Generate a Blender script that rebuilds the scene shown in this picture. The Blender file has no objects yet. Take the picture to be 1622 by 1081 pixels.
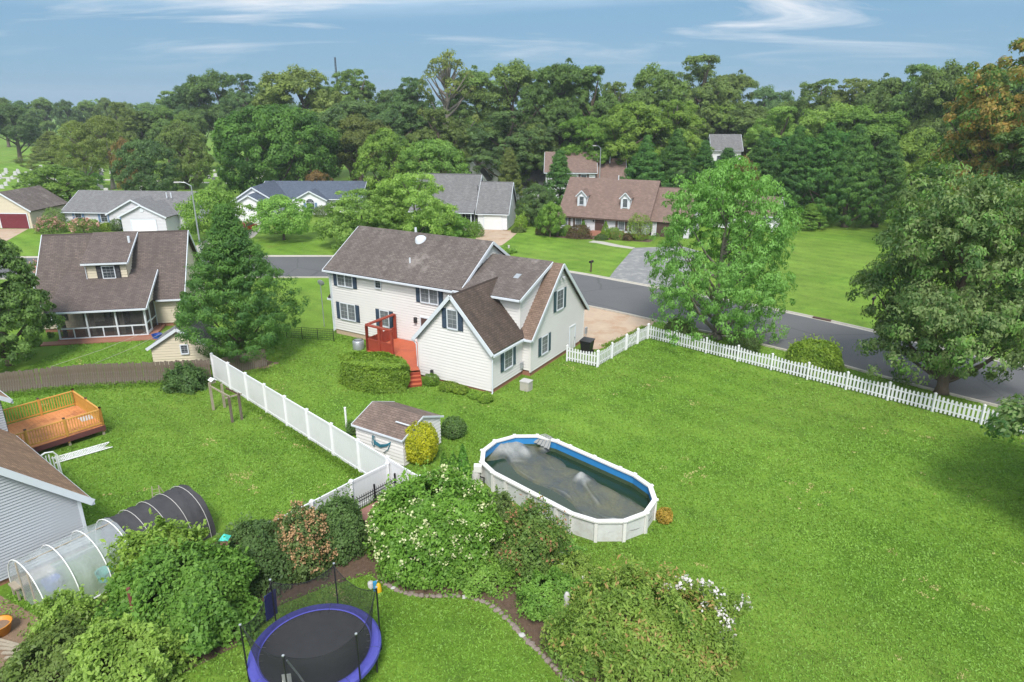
import bpy, math, random
import numpy as np
from mathutils import Vector, Matrix
R = math.radians
sc = bpy.context.scene
COL = sc.collection

# ------------------------------------------------------------------ camera
cd = bpy.data.cameras.new('camera'); cam = bpy.data.objects.new('camera', cd); COL.objects.link(cam)
cam.location = (0, 0, 17.5); cam.rotation_euler = (R(90 - 19.155), 0, 0)
cd.sensor_width = 36; cd.lens = 23.99; cd.clip_start = .1; cd.clip_end = 3000
sc.camera = cam

# ------------------------------------------------------------------ sky, sun, exposure
SUN_EL, SUN_AZ = 52, 180          # azimuth measured clockwise from +Y
w = bpy.data.worlds.new('World'); sc.world = w; w.use_nodes = True
nt = w.node_tree; N = nt.nodes; L = nt.links; N.clear()
out = N.new('ShaderNodeOutputWorld'); bg = N.new('ShaderNodeBackground'); bg.inputs[1].default_value = .15
sky = N.new('ShaderNodeTexSky'); sky.sky_type = 'NISHITA'; sky.sun_disc = False
sky.sun_elevation = R(SUN_EL); sky.sun_rotation = R(SUN_AZ); sky.air_density = 1.2; sky.dust_density = .6; sky.ozone_density = 2.5; sky.altitude = 0
tc = N.new('ShaderNodeTexCoord'); sep = N.new('ShaderNodeSeparateXYZ'); L.new(tc.outputs['Generated'], sep.inputs[0])
# cloud sheet for overhead fill: direction projected onto a flat layer high above
mx = N.new('ShaderNodeMath'); mx.operation = 'MAXIMUM'; mx.inputs[1].default_value = .0; L.new(sep.outputs[2], mx.inputs[0])
ad = N.new('ShaderNodeMath'); ad.operation = 'ADD'; ad.inputs[1].default_value = .10; L.new(mx.outputs[0], ad.inputs[0])
dx = N.new('ShaderNodeMath'); dx.operation = 'DIVIDE'; L.new(sep.outputs[0], dx.inputs[0]); L.new(ad.outputs[0], dx.inputs[1])
dy = N.new('ShaderNodeMath'); dy.operation = 'DIVIDE'; L.new(sep.outputs[1], dy.inputs[0]); L.new(ad.outputs[0], dy.inputs[1])
cmb = N.new('ShaderNodeCombineXYZ'); L.new(dx.outputs[0], cmb.inputs[0]); L.new(dy.outputs[0], cmb.inputs[1])
mp = N.new('ShaderNodeMapping'); mp.inputs['Scale'].default_value = (.62, 1.0, 1); mp.inputs['Location'].default_value = (3.4, 1.55, 0); L.new(cmb.outputs[0], mp.inputs[0])
nz = N.new('ShaderNodeTexNoise'); nz.inputs['Scale'].default_value = .55; nz.inputs['Detail'].default_value = 9; nz.inputs['Roughness'].default_value = .55; nz.inputs['Distortion'].default_value = .7
L.new(mp.outputs[0], nz.inputs['Vector'])
cr = N.new('ShaderNodeValToRGB'); cr.color_ramp.elements[0].position = .42; cr.color_ramp.elements[1].position = .60; L.new(nz.outputs[0], cr.inputs[0])
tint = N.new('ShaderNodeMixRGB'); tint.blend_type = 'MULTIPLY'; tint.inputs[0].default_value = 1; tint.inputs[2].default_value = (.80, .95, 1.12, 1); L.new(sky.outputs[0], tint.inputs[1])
# flat blue laid over the whole sky to dim it, then the clouds
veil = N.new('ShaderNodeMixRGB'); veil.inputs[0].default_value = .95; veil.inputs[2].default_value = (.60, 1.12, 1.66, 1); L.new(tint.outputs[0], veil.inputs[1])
mixc = N.new('ShaderNodeMixRGB'); mixc.inputs[2].default_value = (7.6, 7.8, 8.0, 1)  # overhead clouds set brighter than the low wisps, added for fill light
hz = N.new('ShaderNodeMapRange'); hz.inputs[1].default_value = .10; hz.inputs[2].default_value = .42; L.new(sep.outputs[2], hz.inputs[0])      # keeps the bright fill clouds overhead, faded out low down
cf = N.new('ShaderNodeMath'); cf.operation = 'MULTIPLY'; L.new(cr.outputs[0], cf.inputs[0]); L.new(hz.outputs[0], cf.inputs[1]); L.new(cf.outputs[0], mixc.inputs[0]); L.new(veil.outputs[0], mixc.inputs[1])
mp2 = N.new('ShaderNodeMapping'); mp2.inputs['Scale'].default_value = (.55, 1.25, 1); mp2.inputs['Location'].default_value = (1.3, .4, 2.0); L.new(cmb.outputs[0], mp2.inputs[0])
nz2 = N.new('ShaderNodeTexNoise'); nz2.inputs['Scale'].default_value = .85; nz2.inputs['Detail'].default_value = 11; nz2.inputs['Roughness'].default_value = .62; nz2.inputs['Distortion'].default_value = .9; L.new(mp2.outputs[0], nz2.inputs['Vector'])
cr2 = N.new('ShaderNodeValToRGB'); cr2.color_ramp.elements[0].position = .50; cr2.color_ramp.elements[1].position = .72; L.new(nz2.outputs[0], cr2.inputs[0])
hz2 = N.new('ShaderNodeMapRange'); hz2.inputs[1].default_value = .035; hz2.inputs[2].default_value = .10; L.new(sep.outputs[2], hz2.inputs[0])
cf2 = N.new('ShaderNodeMath'); cf2.operation = 'MULTIPLY'; L.new(cr2.outputs[0], cf2.inputs[0]); L.new(hz2.outputs[0], cf2.inputs[1])
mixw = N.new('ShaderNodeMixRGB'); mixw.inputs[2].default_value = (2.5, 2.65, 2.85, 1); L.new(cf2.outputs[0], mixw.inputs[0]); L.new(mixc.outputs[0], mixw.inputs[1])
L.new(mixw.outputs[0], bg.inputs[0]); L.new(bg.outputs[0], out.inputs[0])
sd = bpy.data.lights.new('sun', 'SUN'); so = bpy.data.objects.new('sun', sd); COL.objects.link(so)
sd.energy = 1.85; sd.angle = R(17); sd.color = (1, .965, .92)
_d = Vector((math.sin(R(SUN_AZ)) * math.cos(R(SUN_EL)), math.cos(R(SUN_AZ)) * math.cos(R(SUN_EL)), math.sin(R(SUN_EL))))
so.rotation_euler = _d.to_track_quat('Z', 'Y').to_euler(); so.location = (0, 0, 60)
vs = sc.view_settings; vs.view_transform = 'Standard'; vs.look = 'None'; vs.gamma = 1; vs.use_curve_mapping = False; vs.exposure = 1.2
sc.render.engine = 'CYCLES'; sc.cycles.max_bounces = 6; sc.cycles.diffuse_bounces = 3; sc.cycles.transparent_max_bounces = 12

# ------------------------------------------------------------------ helpers
class MB:
    def __init__(s): s.V = []; s.F = []; s.U = []
    def add(s, vs, fs, uvs=None):
        o = len(s.V); s.V += [tuple(v) for v in vs]
        for i, f in enumerate(fs):
            s.F.append([o + k for k in f]); s.U.append(uvs[i] if uvs else [(0, 0)] * len(f))
        return s
    def poly(s, pts, uv=None): return s.add(pts, [list(range(len(pts)))], [uv] if uv else None)
    def box(s, a, b):
        x0, y0, z0 = a; x1, y1, z1 = b
        return s.add([(x0,y0,z0),(x1,y0,z0),(x1,y1,z0),(x0,y1,z0),(x0,y0,z1),(x1,y0,z1),(x1,y1,z1),(x0,y1,z1)],
                     [(0,3,2,1),(4,5,6,7),(0,1,5,4),(1,2,6,5),(2,3,7,6),(3,0,4,7)])
    def obox(s, c, ax, ay, az):
        c, ax, ay, az = Vector(c), Vector(ax), Vector(ay), Vector(az)
        P = [c + ax*i + ay*j + az*k for k in (-1, 1) for i, j in ((-1,-1),(1,-1),(1,1),(-1,1))]
        return s.add(P, [(0,3,2,1),(4,5,6,7),(0,1,5,4),(1,2,6,5),(2,3,7,6),(3,0,4,7)])
    def bar(s, p, q, w, h, up=(0,0,1)):
        p, q = Vector(p), Vector(q); d = q - p; l = d.length; d.normalize()
        r = d.cross(Vector(up))
        if r.length < 1e-4: r = d.cross(Vector((1,0,0)))
        r.normalize(); u = r.cross(d)
        return s.obox((p+q)/2, d*(l/2), r*(w/2), u*(h/2))
    def tube(s, pts, rad, n=6, cap=True):
        pts = [Vector(p) for p in pts]
        if not hasattr(rad, '__len__'): rad = [rad]*len(pts)
        vs = []; fs = []
        for i, p in enumerate(pts):
            d = (pts[min(i+1, len(pts)-1)] - pts[max(i-1, 0)])
            d = d.normalized() if d.length > 1e-6 else Vector((0,0,1))
            r = d.cross(Vector((0,0,1)))
            if r.length < .05: r = d.cross(Vector((1,0,0)))
            r.normalize(); u = r.cross(d)
            for k in range(n):
                a = 2*math.pi*k/n; vs.append(p + (r*math.cos(a) + u*math.sin(a))*rad[i])
        for i in range(len(pts)-1):
            for k in range(n):
                k2 = (k+1) % n; fs.append((i*n+k, i*n+k2, (i+1)*n+k2, (i+1)*n+k))
        if cap: fs.append(tuple(range(n-1, -1, -1))); fs.append(tuple((len(pts)-1)*n+k for k in range(n)))
        return s.add(vs, fs)
    def prism(s, poly, z0, z1):
        n = len(poly); V = [(x, y, z0) for x, y in poly] + [(x, y, z1) for x, y in poly]
        F = [list(range(n-1, -1, -1)), list(range(n, 2*n))] + [(i, (i+1) % n, n+(i+1) % n, n+i) for i in range(n)]
        return s.add(V, F)
    def lathe(s, prof, c=(0,0,0), n=16):
        vs = []; fs = []
        for r, z in prof:
            for k in range(n):
                a = 2*math.pi*k/n; vs.append((c[0]+r*math.cos(a), c[1]+r*math.sin(a), c[2]+z))
        for i in range(len(prof)-1):
            for k in range(n): fs.append((i*n+k, i*n+(k+1) % n, (i+1)*n+(k+1) % n, (i+1)*n+k))
        return s.add(vs, fs)
    def slab(s, e0, e1, r1, r0, t=.14):
        """roof plane: eave e0->e1, ridge r0->r1, shingle uv in metres"""
        e0, e1, r1, r0 = map(Vector, (e0, e1, r1, r0))
        n = (e1-e0).cross(r0-e0).normalized()
        if n.z < 0: n = -n
        u = (e1-e0).normalized(); v = n.cross(u)
        if v.z < 0: v = -v
        top = [e0, e1, r1, r0]; bot = [p - n*t for p in top]
        uv = [((p-e0).dot(u), (p-e0).dot(v)) for p in top]
        s.add(top, [(0,1,2,3)], [uv])
        return s.add(top+bot, [(7,6,5,4),(0,4,5,1),(1,5,6,2),(2,6,7,3),(3,7,4,0)])
    def mesh(s, name):
        me = bpy.data.meshes.new(name); me.from_pydata(s.V, [], s.F)
        uvl = me.uv_layers.new(name='uv'); flat = [c for u in s.U for p in u for c in p]
        uvl.data.foreach_set('uv', flat); me.update(); return me
    def build(s, name, mat, parent=None, smooth=False):
        me = s.mesh(name); return mk(name, me, mat, parent, smooth)

def mk(name, me, mat, parent=None, smooth=False):
    if mat: me.materials.clear(); me.materials.append(M[mat] if isinstance(mat, str) else mat)
    if smooth: me.polygons.foreach_set('use_smooth', [True]*len(me.polygons))
    o = bpy.data.objects.new(name, me); COL.objects.link(o); o.parent = parent; return o
def inst(name, me, parent=None, loc=(0,0,0), rz=0, sc_=(1,1,1)):
    o = bpy.data.objects.new(name, me); COL.objects.link(o); o.parent = parent
    o.location = loc; o.rotation_euler = (0, 0, rz); o.scale = sc_; return o
def thing(name, label, cat, loc=(0,0,0), deg=0, group=None):
    o = bpy.data.objects.new(name, None); COL.objects.link(o); o.location = loc; o.rotation_euler = (0,0,R(deg)); o.empty_display_size = .3
    return tag(o, label, cat, group)
def tag(o, label, cat, group=None):
    o['label'] = label; o['category'] = cat
    if group: o['group'] = group
    return o
def struct(o, kind='structure', label=None):
    o['kind'] = kind
    if label: o['label'] = label
    return o
def clone(o, label=None, parent=None):
    c = o.copy(); COL.objects.link(c); c.parent = parent
    for ch in list(o.children): clone(ch, None, c)
    if label: c['label'] = label
    return c

# ------------------------------------------------------------------ materials
M = {}
def nodes(name):
    m = bpy.data.materials.new(name); m.use_nodes = True; t = m.node_tree; t.nodes.clear()
    o = t.nodes.new('ShaderNodeOutputMaterial'); M[name] = m
    def n(ty, **kw):
        x = t.nodes.new('ShaderNode'+ty)
        for k, v in kw.items():
            if k.startswith('i_'):
                k = k[2:]; k = int(k) if k.isdigit() else k.replace('_', ' ')
                x.inputs[k].default_value = v
            else: setattr(x, k, v)
        return x
    return m, t, o, n, t.links.new
def c4(c, k=1): return (c[0]*k, c[1]*k, c[2]*k, 1)
def mat(name, c, rough=.6, var=.12, scale=2.5, bump=0, bscale=60, spec=.3, metal=0, c2=None, mask=(.52, .68), mscale=1.2, coord='Object'):
    m, t, o, n, ln = nodes(name)
    co = n('TexCoord'); p = n('BsdfPrincipled', i_Roughness=rough, i_Metallic=metal)
    p.inputs['Specular IOR Level'].default_value = spec
    nz = n('TexNoise', i_Scale=scale, i_Detail=7, i_Roughness=.65); ln(co.outputs[coord], nz.inputs[0])
    mx = n('MixRGB'); mx.inputs[1].default_value = c4(c, 1-var*1.6); mx.inputs[2].default_value = c4(c, 1+var*1.6); ln(nz.outputs[0], mx.inputs[0])
    res = mx
    if c2:
        n2 = n('TexNoise', i_Scale=mscale, i_Detail=9, i_Roughness=.7); ln(co.outputs[coord], n2.inputs[0])
        rp = n('ValToRGB'); rp.color_ramp.elements[0].position = mask[0]; rp.color_ramp.elements[1].position = mask[1]; ln(n2.outputs[0], rp.inputs[0])
        m2 = n('MixRGB'); ln(rp.outputs[0], m2.inputs[0]); ln(mx.outputs[0], m2.inputs[1]); m2.inputs[2].default_value = c4(c2); res = m2
    ln(res.outputs[0], p.inputs['Base Color'])
    if bump:
        nb = n('TexNoise', i_Scale=bscale, i_Detail=5); ln(co.outputs[coord], nb.inputs[0])
        b = n('Bump', i_Strength=bump, i_Distance=.03); ln(nb.outputs[0], b.inputs['Height']); ln(b.outputs[0], p.inputs['Normal'])
    ln(p.outputs[0], o.inputs[0]); return m
def shingle(name, c, cd, moss=None, streak=.5):
    """asphalt shingles in uv metres, with dark algae streaks running down the slope"""
    m, t, o, n, ln = nodes(name)
    uv = n('UVMap', uv_map='uv'); co = n('TexCoord')
    br = n('TexBrick', i_Scale=1, i_Color1=c4(c, 1.18), i_Color2=c4(c, .82), i_Mortar=c4(c, .45)); br.inputs['Mortar Size'].default_value = .012
    br.inputs['Brick Width'].default_value = .33; br.inputs['Row Height'].default_value = .145; br.inputs['Bias'].default_value = 0; ln(uv.outputs[0], br.inputs[0])
    mp = n('Mapping', i_Scale=(1.1, .22, 1)); ln(uv.outputs[0], mp.inputs[0])
    nz = n('TexNoise', i_Scale=1.3, i_Detail=8, i_Roughness=.6); ln(mp.outputs[0], nz.inputs[0])
    rp = n('ValToRGB'); rp.color_ramp.elements[0].position = .40; rp.color_ramp.elements[1].position = .66; ln(nz.outputs[0], rp.inputs[0])
    ms = n('Math', operation='MULTIPLY', i_1=streak); ln(rp.outputs[0], ms.inputs[0])
    mx = n('MixRGB'); ln(ms.outputs[0], mx.inputs[0]); ln(br.outputs[0], mx.inputs[1]); mx.inputs[2].default_value = c4(cd)
    n3 = n('TexNoise', i_Scale=9, i_Detail=6, i_Roughness=.8); ln(uv.outputs[0], n3.inputs[0])
    ov = n('MixRGB', blend_type='OVERLAY', i_0=.45); ln(mx.outputs[0], ov.inputs[1]); ln(n3.outputs[0], ov.inputs[2])
    res = ov
    if moss:
        n2 = n('TexNoise', i_Scale=.55, i_Detail=10, i_Roughness=.75); ln(co.outputs['Object'], n2.inputs[0])
        r2 = n('ValToRGB'); r2.color_ramp.elements[0].position = .55; r2.color_ramp.elements[1].position = .72; ln(n2.outputs[0], r2.inputs[0])
        m2 = n('MixRGB'); ln(r2.outputs[0], m2.inputs[0]); ln(ov.outputs[0], m2.inputs[1]); m2.inputs[2].default_value = c4(moss); res = m2
    p = n('BsdfPrincipled', i_Roughness=.9); p.inputs['Specular IOR Level'].default_value = .15
    b = n('Bump', i_Strength=.5, i_Distance=.02); ln(br.outputs['Fac'], b.inputs['Height']); b.invert = True
    ln(res.outputs[0], p.inputs['Base Color']); ln(b.outputs[0], p.inputs['Normal']); ln(p.outputs[0], o.inputs[0])
LG = 1.95
def leafmat(name, c1, c2, c3=None, pos=.93, trans=.38, spread=.35):
    g_ = LG if name.startswith('lf_') else 1
    hs_ = (.93, 1.0, .84) if name.startswith('lf_') else (1, 1, 1)
    c1 = tuple(k*g_*1.15*h_ for k, h_ in zip(c1, hs_)); c2 = tuple(k*g_*h_ for k, h_ in zip(c2, hs_)); c3 = tuple(k*1.25 for k in c3) if c3 else None
    m, t, o, n, ln = nodes(name)
    at = n('Attribute', attribute_name='v'); rp = n('ValToRGB'); ln(at.outputs['Fac'], rp.inputs[0])
    rp.color_ramp.elements[0].color = c4(c1); rp.color_ramp.elements[1].color = c4(c2); rp.color_ramp.elements[1].position = .9
    if c3: e = rp.color_ramp.elements.new(pos); e.color = c4(c3); rp.color_ramp.elements[1].position = pos-.04
    oi = n('ObjectInfo'); ma = n('MapRange', i_3=1-spread*.5, i_4=1+spread*.5); ln(oi.outputs['Random'], ma.inputs[0])
    hs = n('HueSaturation'); ln(ma.outputs[0], hs.inputs['Value']); ln(rp.outputs[0], hs.inputs['Color'])
    mh = n('MapRange', i_3=.485, i_4=.515); wn = n('TexWhiteNoise', noise_dimensions='1D'); ln(oi.outputs['Random'], wn.inputs['W']); ln(wn.outputs['Value'], mh.inputs[0]); ln(mh.outputs[0], hs.inputs['Hue'])
    p = n('BsdfPrincipled', i_Roughness=.5); p.inputs['Specular IOR Level'].default_value = .25; ln(hs.outputs[0], p.inputs['Base Color'])
    tr = n('BsdfTranslucent'); br = n('MixRGB', blend_type='MULTIPLY', i_0=1); br.inputs[2].default_value = (1.25, 1.3, .6, 1); ln(hs.outputs[0], br.inputs[1]); ln(br.outputs[0], tr.inputs[0])
    mx = n('MixShader', i_0=trans); ln(p.outputs[0], mx.inputs[1]); ln(tr.outputs[0], mx.inputs[2]); ln(mx.outputs[0], o.inputs[0])
def clearmat(name, c, alpha, rough=.4, noise=0, spec=.4):
    m, t, o, n, ln = nodes(name)
    p = n('BsdfPrincipled', i_Roughness=rough); p.inputs['Base Color'].default_value = c4(c); p.inputs['Specular IOR Level'].default_value = spec
    tr = n('BsdfTransparent'); mx = n('MixShader', i_0=alpha)
    if noise:
        co = n('TexCoord'); nz = n('TexNoise', i_Scale=3.5, i_Detail=5, i_Distortion=1.5); ln(co.outputs['Object'], nz.inputs[0])
        mr = n('MapRange', i_1=.3, i_2=.7, i_3=alpha-noise, i_4=alpha+noise); ln(nz.outputs[0], mr.inputs[0]); ln(mr.outputs[0], mx.inputs[0])
        b = n('Bump', i_Strength=.6, i_Distance=.05); ln(nz.outputs[0], b.inputs['Height']); ln(b.outputs[0], p.inputs['Normal'])
    ln(tr.outputs[0], mx.inputs[1]); ln(p.outputs[0], mx.inputs[2]); ln(mx.outputs[0], o.inputs[0])

def grassmat():
    m, t, o, n, ln = nodes('lawn')
    co = n('TexCoord'); O = co.outputs['Object']
    def noise(s, d=6, r=.6, dist=0):
        x = n('TexNoise', i_Scale=s, i_Detail=d, i_Roughness=r, i_Distortion=dist); ln(O, x.inputs[0]); return x.outputs[0]
    def ramp(f, a, b):
        x = n('ValToRGB'); x.color_ramp.elements[0].position = a; x.color_ramp.elements[1].position = b; ln(f, x.inputs[0]); return x.outputs[0]
    def mix(f, a, b, ty='MIX'):
        x = n('MixRGB', blend_type=ty)
        for i, v in ((0, f), (1, a), (2, b)):
            if isinstance(v, (int, float)): x.inputs[i].default_value = v
            elif isinstance(v, tuple): x.inputs[i].default_value = v
            else: ln(v, x.inputs[i])
        return x.outputs[0]
    base = mix(ramp(noise(.16, 5), .38, .62), (.110, .210, .022, 1), (.170, .290, .036, 1))
    base = mix(ramp(noise(.7, 6, .65), .50, .74), base, (.080, .165, .022, 1))
    base = mix(ramp(noise(.33, 7, .7, .5), .60, .76), base, (.190, .235, .045, 1))
    base = mix(ramp(noise(1.7, 8, .75), .66, .80), base, (.20, .185, .085, 1))
    wv = n('TexWave', i_Scale=.20, i_Distortion=1.5, i_Detail=2); wv.bands_direction = 'DIAGONAL'; ln(O, wv.inputs[0])       # faint mower lines
    base = mix(.07, base, wv.outputs['Color'], 'OVERLAY')
    base = mix(ramp(noise(.06, 4), .40, .65), base, mix(.35, base, (.17, .20, .045, 1)))
    base = mix(.75, base, noise(14, 6, .8), 'OVERLAY')
    base = mix(.55, base, noise(4.5, 6, .75), 'OVERLAY')
    p = n('BsdfPrincipled', i_Roughness=.85); p.inputs['Specular IOR Level'].default_value = .1
    b = n('Bump', i_Strength=.9, i_Distance=.06); ln(noise(18, 5, .8), b.inputs['Height']); ln(b.outputs[0], p.inputs['Normal'])
    ln(base, p.inputs['Base Color']); ln(p.outputs[0], o.inputs[0])
grassmat()
def roadmat():
    m, t, o, n, ln = nodes('asphalt'); co = n('TexCoord'); O = co.outputs['Object']
    a = n('TexNoise', i_Scale=.25, i_Detail=6, i_Roughness=.6); ln(O, a.inputs[0]); f = n('TexNoise', i_Scale=25, i_Detail=4, i_Roughness=.7); ln(O, f.inputs[0])
    m1 = n('MixRGB', i_1=(.078,.078,.082,1), i_2=(.118,.116,.114,1)); ln(a.outputs[0], m1.inputs[0])
    m2 = n('MixRGB', blend_type='OVERLAY', i_0=.5); ln(m1.outputs[0], m2.inputs[1]); ln(f.outputs[0], m2.inputs[2])
    wn = n('TexNoise', i_Scale=.6, i_Detail=5); ln(O, wn.inputs[0]); mxv = n('MixRGB', i_0=.35); ln(O, mxv.inputs[1]); ln(wn.outputs['Color'], mxv.inputs[2])
    v = n('TexVoronoi', feature='DISTANCE_TO_EDGE', i_Scale=.16); ln(mxv.outputs[0], v.inputs['Vector'])
    r = n('ValToRGB'); r.color_ramp.elements[0].position = .0; r.color_ramp.elements[0].color = (1,1,1,1); r.color_ramp.elements[1].position = .012; r.color_ramp.elements[1].color = (0,0,0,1); ln(v.outputs['Distance'], r.inputs[0])
    ml = n('Math', operation='MULTIPLY', i_1=.55); ln(r.outputs[0], ml.inputs[0])
    m3 = n('MixRGB', i_2=(.045,.045,.046,1)); ln(ml.outputs[0], m3.inputs[0]); ln(m2.outputs[0], m3.inputs[1])
    p = n('BsdfPrincipled', i_Roughness=.85); ln(m3.outputs[0], p.inputs['Base Color']); ln(p.outputs[0], o.inputs[0])
roadmat()
mat('old_asphalt', (.20, .20, .20), .9, .15, 1.5, .3, 60, c2=(.30, .29, .27), mask=(.5, .6), mscale=.9)
mat('concrete', (.42, .39, .34), .85, .12, 1.2, .2, 40, c2=(.30, .27, .22), mask=(.55, .72))
mat('drive_tan', (.44, .33, .24), .85, .12, .9, .2, 40, c2=(.36, .22, .13), mask=(.5, .68), mscale=.5)
mat('siding_cream', (.68, .652, .63), .55, .035, .8)
mat('siding_white', (.70, .70, .71), .55, .04, .8)
mat('siding_grey', (.40, .415, .44), .55, .04, .8)
mat('siding_tan', (.58, .51, .39), .55, .05, .8)
mat('siding_pale', (.56, .55, .57), .55, .05, .8)
mat('white_trim', (.62, .65, .69), .45, .05, 2)
mat('vinyl', (.70, .70, .715), .4, .03, 1, c2=(.60, .62, .57), mask=(.52, .85), mscale=.8)
mat('shutter_navy', (.035, .055, .085), .5, .1, 3)
mat('shutter_teal', (.045, .085, .10), .5, .1, 3)
mat('shutter_black', (.02, .021, .025), .5, .1, 3)
mat('shutter_blue', (.13, .21, .33), .5, .1, 3)
mat('shutter_brown', (.10, .065, .05), .5, .1, 3)
mat('glass', (.055, .065, .075), .12, .35, .9, spec=.7)
mat('mullion_grey', (.33, .34, .36), .5, .1, 3)
mat('glass_pale', (.15, .16, .17), .15, .4, .8, spec=.6)
mat('garage_white', (.72, .72, .71), .5, .03, 2)
mat('garage_maroon', (.16, .03, .04), .45, .08, 2)
mat('door_brown', (.09, .055, .045), .5, .1, 3)
mat('brick', (.32, .15, .10), .9, .2, 6, .4, 30)
mat('brick_tan', (.50, .37, .27), .9, .18, 6, .4, 30)
mat('soffit', (.55, .56, .58), .6, .04, 2)
shingle('shingle_brown', (.158, .132, .118), (.075, .06, .055), (.27, .235, .21), .55)
shingle('shingle_wing', (.115, .085, .068), (.05, .038, .034), None, .75)
shingle('shingle_strip', (.21, .145, .11), (.13, .09, .07), None, .4)
shingle('shingle_neigh', (.150, .118, .105), (.085, .07, .065), None, .6)
shingle('shingle_grey', (.20, .195, .195), (.13, .125, .125), None, .5)
shingle('shingle_slate', (.105, .125, .165), (.075, .09, .12), None, .4)
shingle('shingle_cape', (.225, .155, .128), (.15, .105, .09), None, .45)
shingle('shingle_tan', (.33, .205, .13), (.16, .10, .07), None, .7)
shingle('shingle_shed', (.20, .145, .118), (.10, .078, .07), (.25, .21, .18), .5)
mat('deck_red', (.50, .125, .060), .65, .13, 2.2, .2, 40, c2=(.40, .10, .06), mask=(.5, .7))
mat('rail_red', (.30, .055, .032), .6, .12, 2.5, .2, 40)
mat('deck_orange', (.62, .25, .09), .6, .16, 3, .2, 40, c2=(.40, .15, .06), mask=(.5, .62))
mat('rail_orange', (.60, .31, .07), .55, .12, 3, .2, 40)
mat('skirt_maroon', (.13, .045, .045), .7, .15, 3)
mat('old_wood', (.150, .114, .086), .9, .3, 3, .5, 30, c2=(.22, .195, .165), mask=(.48, .62), mscale=2.2, coord='Generated')
mat('grey_wood', (.34, .29, .22), .9, .2, 4, .4, 30)
mat('dark_wood', (.10, .06, .045), .8, .2, 4)
mat('bark', (.13, .10, .075), .95, .25, 3, .8, 12)
mat('bark_grey', (.21, .185, .155), .95, .25, 3, .8, 12)
mat('pool_white', (.70, .68, .65), .45, .06, 2, c2=(.58, .53, .47), mask=(.58, .75))
mat('pool_wall', (.58, .58, .57), .5, .08, 5, c2=(.47, .44, .40), mask=(.5, .72), mscale=2.2)
mat('liner', (.035, .22, .50), .4, .08, 1.5)
mat('algae', (.055, .085, .045), .5, .25, 3)
def tarpmat():
    m, t, o, n, ln = nodes('tarp'); co = n('TexCoord'); O = co.outputs['Object']
    a = n('TexNoise', i_Scale=.7, i_Detail=7, i_Roughness=.65, i_Distortion=.6); ln(O, a.inputs[0]); f = n('TexNoise', i_Scale=9, i_Detail=6, i_Roughness=.7); ln(O, f.inputs[0])
    r = n('ValToRGB'); r.color_ramp.elements[0].position = .40; r.color_ramp.elements[0].color = (.052,.062,.062,1); r.color_ramp.elements[1].position = .62; r.color_ramp.elements[1].color = (.098,.100,.058,1); ln(a.outputs[0], r.inputs[0])
    z = n('SeparateXYZ'); ln(O, z.inputs[0]); d = n('MapRange', i_1=.43, i_2=.62); ln(z.outputs[2], d.inputs[0])          # cloth standing clear of the water is dry and paler
    m1 = n('MixRGB', i_2=(.27,.275,.26,1)); ln(d.outputs[0], m1.inputs[0]); ln(r.outputs[0], m1.inputs[1])
    m2 = n('MixRGB', blend_type='OVERLAY', i_0=.5); ln(m1.outputs[0], m2.inputs[1]); ln(f.outputs[0], m2.inputs[2])
    p = n('BsdfPrincipled', i_Roughness=.5); b = n('Bump', i_Strength=.5, i_Distance=.04); ln(f.outputs[0], b.inputs['Height']); ln(b.outputs[0], p.inputs['Normal']); ln(m2.outputs[0], p.inputs['Base Color']); ln(p.outputs[0], o.inputs[0])
tarpmat()
mat('tarp_dry', (.30, .30, .285), .7, .2, 2, .4, 8)
mat('black_metal', (.015, .015, .017), .45, .1, 3)
mat('dark_metal', (.06, .06, .065), .5, .1, 3, metal=.4)
mat('grey_metal', (.40, .42, .44), .45, .1, 3, metal=.5)
mat('tramp_mat', (.032, .032, .034), .75, .18, 2.5, .2, 60)
mat('tramp_pad', (.075, .075, .34), .5, .12, 4, .3, 8)
clearmat('net', (.02, .02, .022), .5, .8, .05)
clearmat('screen', (.045, .045, .045), .62, .6, .06)
clearmat('poly_film', (.55, .59, .61), .42, .25, .03, .6)
mat('shade_cloth', (.052, .050, .053), .8, .3, 1.2, .6, 5)
mat('white_pipe', (.80, .80, .78), .4, .05, 3)
mat('mulch', (.115, .075, .052), .95, .35, 5, .8, 20)
mat('soil', (.22, .15, .10), .95, .25, 3, .6, 20)
mat('stone', (.24, .19, .165), .9, .25, 3, .5, 14)
mat('pale_stone', (.48, .46, .44), .85, .15, 3, .3, 14)
mat('headstone', (.50, .49, .48), .8, .15, 1, .2, 20)
mat('headstone_dark', (.14, .14, .15), .6, .15, 1)
mat('terracotta_roof', (.27, .135, .105), .85, .2, 3, .5, 12)
mat('hose', (.03, .16, .22), .45, .1, 3)
mat('blue_plastic', (.03, .09, .38), .4, .1, 3)
mat('light_blue', (.04, .28, .55), .4, .1, 3)
mat('turquoise', (.05, .50, .42), .45, .1, 3)
mat('yellow_plastic', (.72, .42, .02), .4, .1, 3)
mat('orange_plastic', (.60, .24, .03), .45, .1, 3)
mat('black_plastic', (.018, .018, .019), .4, .15, 3)
mat('car_red', (.30, .012, .012), .25, .03, 3, spec=.6)
mat('tyre', (.015, .015, .015), .8, .1, 3)
mat('curtain', (.42, .37, .32), .8, .12, 3)
mat('banner_blue', (.02, .025, .16), .6, .1, 3)
mat('rust_red', (.17, .05, .045), .7, .2, 4)

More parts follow.
